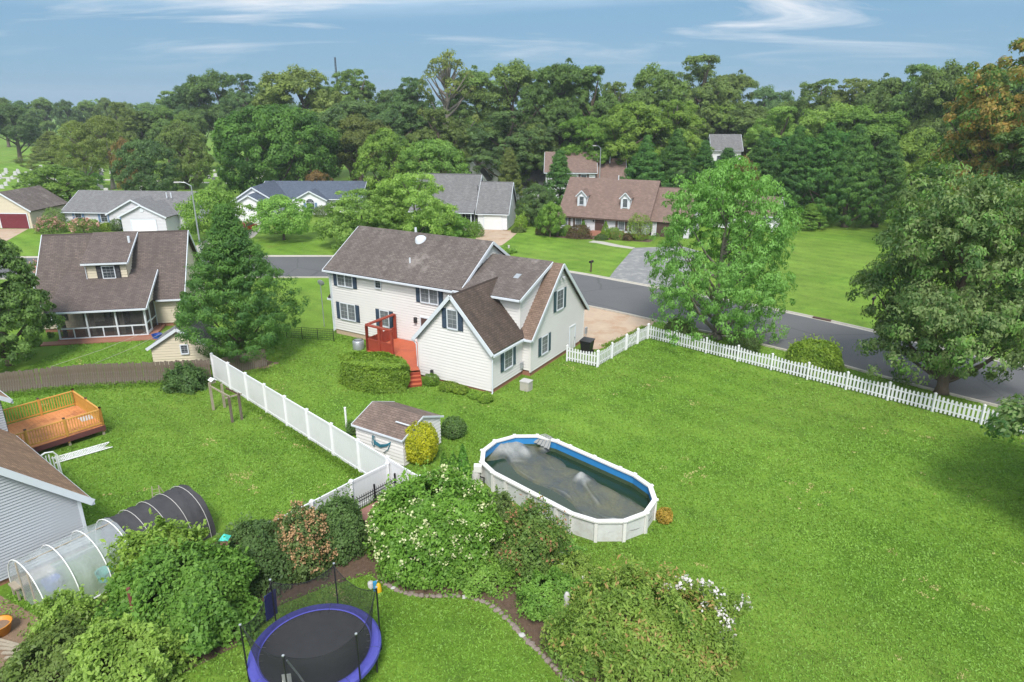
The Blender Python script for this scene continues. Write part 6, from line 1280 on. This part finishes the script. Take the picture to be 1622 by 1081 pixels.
for k_, (s, o, m_, nm, lb) in enumerate(((.9,.4,'blue_plastic','storage_tub','blue tub seen through the greenhouse film'), (2.3,-.75,'turquoise','storage_tub','turquoise tub seen through the greenhouse film'), (.5,.9,'grey_wood','potting_bench','low wooden potting bench inside the greenhouse'))):
    p = G0_+gx*s+gy*o; t = thing(nm, lb, 'tub' if k_ < 2 else 'bench', p, 55); MB().lathe([(.001,.02),(.24,.02),(.3,.4),(.32,.42),(.28,.4),(.22,.06)], (0,0,0), 10).build('tub_body', m_, t) if k_ < 2 else (MB().box((-.7,-.3,.5),(.7,.3,.56)).build('bench_top', m_, t), [MB().box((x-.03,y-.03,0),(x+.03,y+.03,.5)).build('leg', m_, t) for x in (-.62,.62) for y in (-.24,.24)])

# ------------------------------------------------------------------ orange deck
OD = thing('wooden_deck', 'new orange wooden deck with baluster railing behind the grey house', 'deck', (-24.6,31.9,0), 38)   # x axis along the near rail, y away
DX, DY, DZ = 3.5, 4.2, .6
DX0 = -3.2
OD.location = (-24.75,32.1,0); OD.rotation_euler = (0,0,R(51))
# local: x from near-left rail corner to far rail; y to the left (towards the house)
W_, D_ = 3.15, 5.4
OD.location = (-22.75,34.45,0); OD.rotation_euler = (0,0,R(140))      # origin = right hand corner, x along right rail going back, y along near rail to the left
k = 26
for i in range(k):
    y0 = D_*i/k; MB().box((0,y0+.004,DZ-.04),(4.1,y0+D_/k-.004,DZ)).build('deck_board', 'deck_orange', OD)
MB().box((-.03,-.03,.28),(.02,D_,DZ-.04)).build('rim_board', 'skirt_maroon', OD); MB().box((.02,-.03,.28),(4.1,.02,DZ-.04)).build('rim_board', 'skirt_maroon', OD)
for x, y in ((.1,.1),(.1,1.8),(.1,3.6),(4.0,.1),(4.0,3.6)): MB().box((x-.06,y-.06,0),(x+.06,y+.06,.3)).build('footing_post', 'grey_wood', OD)
def railing(p, q, nposts, OD=OD):
    p, q = Vector((*p, DZ)), Vector((*q, DZ)); d = (q-p).normalized(); l = (q-p).length
    for i in range(nposts): c = p.lerp(q, i/(nposts-1)); MB().box((c.x-.05,c.y-.05,.2),(c.x+.05,c.y+.05,DZ+1.02)).build('rail_post', 'rail_orange', OD); MB().box((c.x-.06,c.y-.06,DZ+1.02),(c.x+.06,c.y+.06,DZ+1.07)).build('post_cap', 'dark_wood', OD)
    MB().bar(p+Vector((0,0,.92)), q+Vector((0,0,.92)), .09, .05).build('hand_rail', 'rail_orange', OD); MB().bar(p+Vector((0,0,.12)), q+Vector((0,0,.12)), .05, .07).build('bottom_rail', 'rail_orange', OD)
    n = int(l/.13); me = MB().box((-.018,-.018,.12),(.018,.018,.9)).mesh('baluster'); me.materials.append(M['rail_orange'])
    for i in range(1, n): inst('baluster', me, OD, p.lerp(q, i/n), math.atan2(d.y, d.x))
railing((.05,.05), (4.05,.05), 3); railing((4.05,.05), (4.05,D_), 4); railing((.05,.05), (.05,D_), 4)
mt_ = tag(MB().obox((0,0,.007),(.45,0,0),(0,.35,0),(0,0,.006)).build('door_mat', 'pale_stone'), 'pale rectangular mat lying on the orange deck', 'mat'); mt_.location = (-24.15,35.35,.602); mt_.rotation_euler = (0,0,R(50))
# white lattice panel lying on the grass and white arched gate
LT = thing('lattice_panel', 'white lattice panel lying flat on the grass in front of the orange deck', 'lattice', (-22.75,32.2,.03), 42)
lm_ = MB().box((-.5,-.018,0),(.5,.018,.012)).mesh('lattice_strip'); lm_.materials.append(M['white_pipe'])
for i in range(15):
    for sg in (1, -1): o = inst('lattice_strip', lm_, LT, (-.98+i*.14, 0, .006+.012*(sg > 0)), R(45*sg), (.98, 1, 1))
MB().box((-1.35,-.40,.03),(1.35,-.34,.05)).build('lattice_edge', 'white_pipe', LT); MB().box((-1.35,.34,.03),(1.35,.40,.05)).build('lattice_edge', 'white_pipe', LT)
AG = thing('garden_gate', 'white arched lattice gate leaning by the grey house roof', 'gate', (-22.6,29.4,0), 60)
MB().tube([(-.5,0,0),(-.5,0,1.2),(-.35,0,1.45),(0,0,1.55),(.35,0,1.45),(.5,0,1.2),(.5,0,0)], .04, 6).build('gate_frame', 'white_pipe', AG)
for i in range(7): MB().bar((-.42+i*.14,0,.05),(-.42+i*.14,0,1.4 if 1 < i < 5 else 1.22),.02,.05).build('slat', 'white_pipe', AG)
# grape trellis with bird house
TL_ = thing('trellis', 'weathered wooden post trellis in the back lawn', 'trellis', (-17.0,36.85,0), -43)
for x, y, h in ((-1.3,-.15,1.8),(-1.2,.5,1.55),(1.15,-.15,1.7),(1.2,.4,1.7)): MB().box((x-.06,y-.06,0),(x+.06,y+.06,h)).build('post', 'grey_wood' if x < 0 else 'old_wood', TL_)
MB().bar((-1.4,-.15,1.6),(1.3,-.15,1.66),.05,.09).build('beam', 'grey_wood', TL_); MB().bar((-.5,.45,1.5),(1.4,.4,1.64),.05,.09).build('beam', 'dark_wood', TL_); MB().bar((1.15,-.35,1.6),(1.2,.6,1.6),.05,.08).build('beam', 'grey_wood', TL_)
BH = thing('bird_house', 'small white roofed bird house on the trellis post', 'bird house', (-17.85,37.65,1.8), -43); MB().box((-.13,-.13,0),(.13,.13,.18)).build('box', 'grey_wood', BH); bb = MB(); bb.slab((-.22,-.2,.16),(.22,-.2,.16),(.22,0,.28),(-.22,0,.28),t=.03); bb.slab((.22,.2,.16),(-.22,.2,.16),(-.22,0,.28),(.22,0,.28),t=.03); bb.build('roof', 'white_pipe', BH)
# A-frame climbing ladder by the shade tunnel
AF = thing('plant_ladder', 'leaning wire and cane plant ladder beside the shade tunnel', 'plant support', (-15.75,26.3,0), 20)
for x in (-.25, .25): MB().tube([(x,-.15,0),(x*.5,.1,1.55)], .02, 5).build('cane', 'grey_wood', AF)
MB().tube([(.25,-.15,0),(.7,.2,.1),(.13,.1,1.55)], .02, 5).build('cane', 'grey_wood', AF)
for i in range(9): z = .12+i*.16; MB().tube([(-.25*(1-z/3.1),-.15+.16*z,z),(.25*(1-z/3.1),-.15+.16*z,z)], .01, 4).build('rung', 'grey_wood', AF)
def rock(x, y, r, lb, grp, m='stone', seed=0, h=.6):
    rnd = random.Random(seed); b = MB(); pf = [(.02,1),(.55,.9),(.95,.5),(1,.15),(.9,-.1)]; n = 8; jit = [rnd.uniform(.75,1.2) for _ in range(n)]
    v = []; 
    for q, z in pf:
        for k in range(n): a = 2*math.pi*k/n; j = jit[k]*rnd.uniform(.9,1.1); v.append((r*q*j*math.cos(a), r*q*j*math.sin(a)*.8, r*h*z*rnd.uniform(.85,1.1)))
    b.add(v, [(i*n+k, i*n+(k+1)%n, (i+1)*n+(k+1)%n, (i+1)*n+k) for i in range(len(pf)-1) for k in range(n)]+[tuple(range(n-1,-1,-1))])
    o = tag(b.build('stone', m), lb, 'stone', grp); o.location = (x, y, 0); o.rotation_euler = (0,0,rnd.random()*6)
for i, (x, y, r) in enumerate(((-16.3,25.9,.22),(-16.0,26.25,.2),(-15.8,26.0,.16),(-16.5,25.5,.18))): rock(x, y, r, 'pale stone in the small heap beside the shade tunnel', 'stones beside the shade tunnel', 'pale_stone', 300+i, .8)
ED = smooth_line([(-5.0,21.9),(-4.2,21.35),(-3.2,21.1),(-2.0,21.1),(-.9,20.7),(-.1,19.8),(.45,18.95),(.95,18.3),(1.6,17.4),(2.3,16.6)], 5)
for i, (x, y) in enumerate(ED): rock(x, y, .10+.07*((i*7) % 5)/5, 'grey brown edging stone along the garden bed by the trampoline lawn', 'edging stones of the garden bed', 'pale_stone' if i % 13 == 3 else 'stone', 320+i, .55)
# small things in the near garden
RB = thing('wooden_box', 'low box with dull red lid behind the iron fence', 'box', (-5.55,26.35,0), 50); MB().box((-1.3,-.45,0),(1.3,.45,.5)).build('box_body', 'old_wood', RB); MB().slab((-1.4,-.52,.55),(1.4,-.52,.55),(1.4,.55,.66),(-1.4,.55,.66),t=.05).build('box_lid', 'terracotta_roof', RB)
RP = thing('post', 'leaning dark red post in the shrubs', 'post', (-12.45,18.3,0)); MB().tube([(0,0,0),(-.1,.12,2.55)], .06, 8).build('shaft', 'rust_red', RP)
BF = thing('bird_feeder', 'turquoise bird feeder on a pole among the shrubs', 'bird feeder', (-10.5,21.2,0)); MB().tube([(0,0,0),(0,0,2.3)], .03, 6).build('pole', 'grey_wood', BF); MB().box((-.13,-.13,2.3),(.13,.13,2.5)).build('box', 'terracotta_roof', BF); q = MB(); q.add([(-.17,-.17,2.5),(.17,-.17,2.5),(.17,.17,2.5),(-.17,.17,2.5),(0,0,2.7)], [(0,1,4),(1,2,4),(2,3,4),(3,0,4),(3,2,1,0)]); q.build('roof', 'turquoise', BF)
TY = thing('toy_slide', 'yellow plastic toy at the edge of the hydrangea bed', 'toy', (-5.05,21.35,0), 30); TY.scale = (.7,.7,.8); MB().lathe([(.16,0),(.18,.1),(.12,.42),(.05,.5),(.001,.52)], (0,0,0), 10).build('toy_body', 'yellow_plastic', TY, True); MB().box((-.25,.1,.0),(-.05,.2,.55)).build('toy_back', 'light_blue', TY)
WB = thing('watering_can', 'pale blue watering can beside the yellow toy', 'watering can', (-5.4,21.6,0), 10); WB.scale = (.75,.75,.75); MB().lathe([(.15,0),(.16,.3),(.1,.36),(.001,.36)], (0,0,0), 10).build('can_body', 'pale_stone', WB, True); MB().tube([(.14,0,.1),(.35,0,.4)], .03, 6).build('spout', 'pale_stone', WB)
OP = thing('planter', 'orange tub planter with tools at the lower left corner', 'planter', (-17.9,19.2,0)); MB().lathe([(.001,.02),(.3,.02),(.42,.42),(.45,.44),(.38,.42),(.3,.2)], (0,0,0), 14).build('tub', 'orange_plastic', OP, True); MB().lathe([(.001,.3),(.36,.3)], (0,0,0), 14).build('soil', 'soil', OP)
for i in range(5): t_ = tag(MB().bar((0,0,.06),(1.6-.15*i,-.5+.1*i,.1+.05*i),.1,.05).build('plank', 'grey_wood'), 'grey weathered plank in the loose pile by the orange tub', 'plank', 'planks by the orange tub'); t_.location = (-17.9+.25*i,18.9-.22*i,0)
GW = thing('gnome_ornament', 'small white garden ornament among the crape myrtle leaves', 'ornament', (1.95,19.9,0)); MB().lathe([(.16,0),(.14,.5),(.08,.8),(.12,1.0),(.07,1.15),(.001,1.2)], (0,0,0), 10).build('figure', 'pale_stone', GW, True)
# bin, utility boxes, air conditioner, dish
BN = thing('wheelie_bin', 'black wheeled rubbish bin behind the picket fence', 'bin', (5.55,47.6,0), -31)
b = MB(); b.add([(-.32,-.28,.08),(.32,-.28,.08),(.32,.28,.08),(-.32,.28,.08),(-.42,-.36,1.0),(.42,-.36,1.0),(.42,.36,1.0),(-.42,.36,1.0)], [(0,3,2,1),(4,5,6,7),(0,1,5,4),(1,2,6,5),(2,3,7,6),(3,0,4,7)]); b.build('bin_body', 'black_plastic', BN); MB().slab((-.46,-.42,1.04),(.46,-.42,1.04),(.46,.42,1.12),(-.46,.42,1.12),t=.05).build('lid', 'black_plastic', BN)
for x in (-.36, .36): MB().tube([(x-.03,.3,.13),(x+.03,.3,.13)], .13, 10).build('wheel', 'tyre', BN)
UB = thing('utility_box', 'pale concrete block standing at the inner corner of the cream house', 'utility box', (.92,40.75,0), -31); MB().box((-.32,-.27,0),(.32,.27,.6)).build('cabinet', 'concrete', UB); MB().box((-.35,-.3,.6),(.35,.3,.66)).build('lid', 'pale_stone', UB)
AC = thing('air_conditioner', 'round grey air conditioner unit beside the red deck', 'air conditioner', (-11.6,48.6,0)); MB().lathe([(.42,0),(.43,.1),(.43,.62),(.36,.7),(.05,.74),(.001,.74)], (0,0,0), 18).build('casing', 'grey_metal', AC, True); MB().lathe([(.30,.76),(.33,.77),(.36,.75)], (0,0,0), 18).build('fan_grille', 'dark_metal', AC)
SD = thing('satellite_dish', 'grey satellite dish on a mast beside the cream house', 'satellite dish', (-15.6,54.0,0)); MB().tube([(0,0,0),(0,0,3.6)], .035, 6).build('mast', 'grey_metal', SD); dm = MB(); dm.lathe([(.001,0),(.16,.03),(.28,.09),(.30,.10),(.16,.045)], (0,0,0), 16); dd_ = dm.build('dish', 'grey_metal', SD, True); dd_.location = (0,0,3.7); dd_.rotation_euler = (R(-50),R(55),R(20)); MB().tube([(0,0,3.6),(.45,-.4,3.8)], .02, 5).build('feed_arm', 'grey_metal', SD)
for x, y, lb, m_ in ((-28.0,51.0,'blue plastic tub lying beside the screened porch','blue_plastic'), (-27.2,52.8,'blue lidded tub next to the porch screen door','blue_plastic'), (-26.3,53.4,'turquoise bucket near the screened porch wall','turquoise')):
    t = thing('tub', lb, 'tub', (x, y, 0)); MB().lathe([(.001,.02),(.32,.02),(.38,.35),(.42,.36),(.34,.34),(.28,.08)], (0,0,0), 12).build('tub_body', m_, t); MB().tube([(-.4,0,.34),(0,0,.45),(.4,0,.34)], .015, 5).build('handle', 'dark_metal', t)
# ------------------------------------------------------------------ street furniture, cars, cemetery
def lamp(x, y, h, lb, arm):
    t = thing('street_lamp', lb, 'street lamp', (x, y, 0)); MB().tube([(0,0,0),(0,0,h*.6),(0,0,h)], [.1,.08,.06], 8).build('pole', 'grey_metal', t); MB().tube([(0,0,h-.05),(arm*.5,-.1,h+.3),(arm,-.2,h+.38)], .04, 6).build('arm', 'grey_metal', t); MB().obox((arm*1.25,-.25,h+.36),(.28,.03,0),(-.02,.12,0),(0,0,.06)).build('lamp_head', 'pale_stone', t)
lamp(-34.6,75.0,9.2,'tall grey street lamp rising behind the screened porch cottage',-1.1); lamp(14.8,118,10.6,'slim street lamp behind the brown roofs near the wood',-.9)
def mailbox(x, y, lb, deg):
    t = thing('mailbox', lb, 'mailbox', (x, y, 0), deg); MB().box((-.06,-.06,0),(.06,.06,1.05)).build('post', 'dark_wood', t); b = MB(); n = 8
    pr = [(-.11,0),(.11,0)]+[(.11*math.cos(math.pi*k/n),.14+.1*math.sin(math.pi*k/n)) for k in range(n+1)]; m_ = len(pr); b.add([(x_,-.3,1.05+z_) for x_, z_ in pr]+[(x_,.3,1.05+z_) for x_, z_ in pr], [tuple(range(m_)),tuple(range(2*m_-1,m_-1,-1))]+[(i,m_+i,m_+(i+1)%m_,(i+1)%m_) for i in range(m_)]); b.build('box', 'black_metal', t); MB().box((.11,-.1,1.15),(.13,-.04,1.4)).build('flag', 'rust_red', t)
mailbox(8.7,73.6,'dark mailbox on a wooden post at the front lawn of the dormered cape',-40); mailbox(32.2,58.6,'mailbox at the kerb beside the maple',-40)
pp = thing('utility_post', 'small pale utility post near the white cape drive', 'post', (-.4,83.4,0)); MB().tube([(0,0,0),(0,0,.95)], .12, 8).build('shaft', 'pale_stone', pp); MB().lathe([(.001,.1),(.1,.07),(.14,0)], (0,0,.95), 8).build('cap', 'pale_stone', pp)
CR = thing('parked_car', 'red car parked behind the dogwood on the concrete drive', 'car', (-38.6,98.6,0), 84)
pf = [(-2.1,.35),(2.1,.35),(2.15,.62),(2.05,.82),(1.15,.95),(.55,1.38),(-1.0,1.42),(-1.75,.98),(-2.15,.9),(-2.15,.5)]; m_ = len(pf)
b = MB(); b.add([(x,-.86,z) for x, z in pf]+[(x,.86,z) for x, z in pf], [tuple(range(m_-1,-1,-1)),tuple(range(m_,2*m_))]+[(i,(i+1)%m_,m_+(i+1)%m_,m_+i) for i in range(m_)]); b.build('body', 'car_red', CR)
for sg in (-1, 1): MB().poly([(x,.865*sg,z) for x, z in ((.95,.98),(.5,1.32),(-.95,1.35),(-1.5,1.0))]).build('side_window', 'glass', CR)
MB().poly([(1.13,-.7,.99),(1.13,.7,.99),(.60,.62,1.36),(.60,-.62,1.36)]).build('windscreen', 'glass', CR)
for x in (-1.35, 1.35):
    for sg in (-1, 1): w_ = MB(); w_.tube([(x,sg*.72,.32),(x,sg*.9,.32)], .32, 14); wl = w_.build('wheel', 'tyre', CR); MB().tube([(x,sg*.9,.32),(x,sg*.915,.32)], .19, 10).build('rim', 'grey_metal', wl)
for sg in (-1, 1): MB().box((2.1,sg*.62-.16,.62),(2.17,sg*.62+.16,.76)).build('headlight', 'white_trim', CR)
for k_, (p, q) in enumerate((((-28.7,50.9,.6),(-31.6,43.6,.5)), ((-27.2,51.4,.6),(-29.0,43.9,.5)))):
    rp_ = thing('rope', ('pale rope stretched over the lawn from the porch post', 'pale rope stretched over the lawn from the tubs')[k_], 'rope', p); d_ = Vector(q)-Vector(p)
    MB().tube([Vector((0,0,0)), d_*.5+Vector((0,0,-.12)), d_], .012, 4).build('cord', 'curtain', rp_); MB().tube([d_+Vector((0,0,-.5)), d_+Vector((0,0,.05))], .02, 5).build('stake', 'grey_wood', rp_)
# headstones
rnd = random.Random(11)
hs = MB(); n = 6; pr = [(-.4,0),(.4,0),(.4,.75)]+[(.4*math.cos(math.pi*k/n),.75+.22*math.sin(math.pi*k/n)) for k in range(1, n)]+[(-.4,.75)]; m_ = len(pr)
hs.add([(x,-.12,z) for x, z in pr]+[(x,.12,z) for x, z in pr], [tuple(range(m_)),tuple(range(2*m_-1,m_-1,-1))]+[(i,m_+i,m_+(i+1)%m_,(i+1)%m_) for i in range(m_)]); hs.box((-.55,-.22,-.02),(.55,.22,.14)); hm = hs.mesh('headstone'); hm.materials.append(M['headstone'])
hd = hm.copy(); hd.materials[0] = M['headstone_dark']
def stones(x0, x1, y0, y1, nx, ny):
    for i in range(nx):
        for j in range(ny):
            if rnd.random() < .28: continue
            x = x0+(x1-x0)*(i+.3*rnd.random())/nx; y = y0+(y1-y0)*(j+.2*rnd.random())/ny; dk = rnd.random() < .18; s = rnd.uniform(.6,1.05)
            o = inst('headstone', hd if dk else hm, None, (x, y, 0), rnd.uniform(-.15,.15), (s*rnd.uniform(.8,1.3), s, s*rnd.uniform(.75,1.15))); tag(o, 'dark granite headstone on the cemetery grass' if dk else 'pale headstone on the cemetery grass', 'headstone', 'headstones in the cemetery')
stones(-124,-100,130,150,8,4); stones(-138,-104,152,205,12,11); stones(-104,-76,134,160,8,6); stones(-82,-58,168,212,8,9)
# radio mast far away
RM = thing('radio_mast', 'thin lattice radio mast above the distant treetops', 'mast', (-72.0,300,0))
for x, y in ((0,.5),(-.43,-.25),(.43,-.25)): MB().tube([(x,y,0),(x*.6,y*.6,35.5)], .10, 4).build('mast_leg', 'dark_metal', RM)
lt = MB(); v = [(0,.5),(-.43,-.25),(.43,-.25)]
for i in range(30):
    z = i*1.18; s0, s1 = 1-.4*z/35.5, 1-.4*(z+1.18)/35.5
    for k in range(3): a, c = v[k], v[(k+1) % 3]; lt.tube([(a[0]*s0,a[1]*s0,z),(c[0]*s1,c[1]*s1,z+1.18)], .05, 3, False)
lt.build('bracing', 'dark_metal', RM)
# distant wood: a belt of far crowns that reads as one mass
rng = np.random.default_rng(77); CC = []; NN = []; VB = []
for i in range(190):
    x = -460+i*4.9+rng.normal()*3; y = 365+rng.random()*60+abs(x)*.05; h = 18.5+rng.normal()*1.2; r = 5+rng.random()*2.5; k = 190
    d = rng.normal(size=(k, 3)); d /= np.linalg.norm(d, axis=1, keepdims=True); d[:, 2] = np.abs(d[:, 2])*np.where(rng.random(k) < .75, 1, -1)
    CC.append(np.array([x, y, h*.55])+d*np.array([r, r, h*.45])*(.8+.25*rng.random((k, 1)))); NN.append(d+rng.normal(size=(k, 3))*.4); VB.append(np.full(k, rng.random()))
struct(mk('distant_wood', leaf_mesh('distant_wood', np.concatenate(CC), np.concatenate(NN), 1.9, rng, .1, .7, np.concatenate(VB)), 'lf_oak_dark'), 'stuff', 'distant belt of dark trees along the horizon')

# ------------------------------------------------------------------ grass blades over the near lawns
def inpoly(P, poly):
    x, y = P[:, 0], P[:, 1]; r = np.zeros(len(P), bool); n = len(poly); j = n-1
    for i in range(n):
        xi, yi = poly[i]; xj, yj = poly[j]
        c = ((yi > y) != (yj > y)) & (x < (xj-xi)*(y-yi)/(yj-yi+1e-12)+xi); r ^= c; j = i
    return r
def hl(a, b_): u_, v_ = (math.cos(R(-31)), math.sin(R(-31))), (math.sin(R(31)), math.cos(R(31))); return (-1.267+a*u_[0]+b_*v_[0], 40.109+a*u_[1]+b_*v_[1])
rng = np.random.default_rng(5)
def scatter(x0, x1, y0, y1, dens):
    n = int((x1-x0)*(y1-y0)*dens); return np.stack([x0+(x1-x0)*rng.random(n), y0+(y1-y0)*rng.random(n)], 1)
PP = np.concatenate([scatter(-19,29,15,26,240), scatter(-27,29,26,34,170), scatter(-34,29,34,52,80)])
road_poly = NEAR+FAR[::-1]
ex = [[hl(-17.6,3.7),hl(-17.6,12.2),hl(.75,12.2),hl(.75,3.7)], [hl(-5.9,-.1),hl(-5.9,4),hl(.1,4),hl(.1,-.1)], [hl(a, c) for a, c in dp], road_poly,
  [(p.x, p.y) for p in pool_pts(Wd+.12)], [(-6.2,25.4),(-3.2,27.4),(-.9,27.2),(.2,24.8),(2.2,22.4),(5.0,20.6),(7.5,19.0),(7.5,16.0),(4.0,15.5),(1.4,17.8),(.8,18.8),(.2,19.8),(-.6,20.8),(-1.8,21.25),(-3.4,21.2),(-4.8,21.8),(-5.6,22.6),(-7.2,21.8),(-8.6,20.8),(-9.4,18.8),(-11.2,17.2),(-14,15.8),(-19,16.5),(-19,20.0),(-16.4,19.8),(-12.6,24.4),(-11.0,25.2),(-8.6,24.6)],
  [(5.2,47.8),(6.6,48.3),(8.9,50.7),(11.2,53.7),(8,56),(3,54)], [(-8.4,32.6),(-5.5,30.7),(-3.8,33.4),(-6.7,35.2)], [(-19.2,21.7),(-16.4,19.6),(-12.1,25.4),(-15.0,27.4)], [(-40,20),(-19.6,20),(-17.6,24.2),(-25.5,29),(-30,36)], [(-28.5,33.5),(-24.8,31.9),(-22.6,34.5),(-26,37.6)]]
keep = np.ones(len(PP), bool)
for e in ex: keep &= ~inpoly(PP, e)
PP = PP[keep]; n = len(PP)
hh = .05+.05*rng.random(n); far = 1+.018*np.maximum(0, PP[:, 1]-20)
C3 = np.stack([PP[:, 0], PP[:, 1], hh*.35], 1); an = rng.random(n)*6.283
nn = np.stack([np.cos(an), np.sin(an), .55+.7*rng.random(n)], 1)
tone = .5+.32*np.sin(PP[:, 0]*.9+np.sin(PP[:, 1]*.7)*2)*np.sin(PP[:, 1]*.8+np.sin(PP[:, 0]*.5)*2)
def wav(p, k, q): x, y = p[:, 0]+q, p[:, 1]-q; return np.sin(x*k+1.7*np.sin(y*k*.8+q))*np.sin(y*k*1.1+1.5*np.sin(x*k*.7+2*q))
tone = np.clip(.46+.03*np.sin((PP[:, 0]*.74+PP[:, 1]*.68)*5.0)+.20*wav(PP, .35, 1.0)+.16*wav(PP, .9, 3.1)+.14*wav(PP, 2.3, 5.2), .05, .85)
dry = wav(PP, .55, 7.7)*.5+wav(PP, 1.4, 2.2)*.35+wav(PP, 3.7, 9.1)*.3
tone = np.where((dry > .74) & (rng.random(n) < .75), 1.2, tone)
gm = leaf_mesh('grass', C3, nn, .075+.0012*PP[:, 1], rng, -.05, .42, tone, .15)
struct(mk('grass', gm, 'grass_blade'), 'stuff', 'short bright green lawn grass')
# ragged grass along the fence feet and pool side
def weeds(line, n, sp, h, seed, lb):
    rr = np.random.default_rng(seed); L_ = np.array(line); k = rr.integers(0, len(L_)-1, n); t = rr.random(n)[:, None]; p = L_[k]*(1-t)+L_[k+1]*t+rr.normal(size=(n, 2))*sp
    C = np.stack([p[:, 0], p[:, 1], h*rr.random(n)*.8+.03], 1); N_ = np.stack([rr.normal(size=n), rr.normal(size=n), .3+.5*rr.random(n)], 1)
    struct(mk('weeds', leaf_mesh('weeds', C, N_, .14, rr, -.1, .3), 'weed'), 'stuff', lb)
weeds([(-20,42.0),(-12,34.2),(-8,30.2),(-6.5,28.8)], 3500, .14, .12, 91, 'long grass left along the foot of the vinyl fence')
weeds([(-34,39.0),(-28,41.0),(-21,41.8)], 3500, .3, .3, 92, 'long grass along the weathered board fence')
weeds([(-6.2,27.6),(-5.4,27.5),(-4.6,26.6)], 2500, .25, .4, 93, 'weeds growing around the iron fence')
weeds([(1.2,32.0),(3.2,31.2),(6.6,27.6)], 1200, .18, .35, 94, 'tufts of tall grass behind the pool')
weeds([(7.0,49.0),(9.0,51.2),(11.0,53.9)], 1500, .15, .12, 95, 'grass fringe along the driveway')

# ------------------------------------------------------------------ summer haze
hm_, ht_, ho_, hn_, hl_ = nodes('haze'); pv_ = hn_('VolumePrincipled'); pv_.inputs['Color'].default_value = (.86, .92, 1, 1); pv_.inputs['Density'].default_value = .00028; pv_.inputs['Anisotropy'].default_value = .2; hl_(pv_.outputs[0], ho_.inputs['Volume'])
struct(MB().box((-905,-365,-1),(905,1445,42)).build('haze', 'haze'), 'stuff', 'thin summer haze over the neighbourhood')
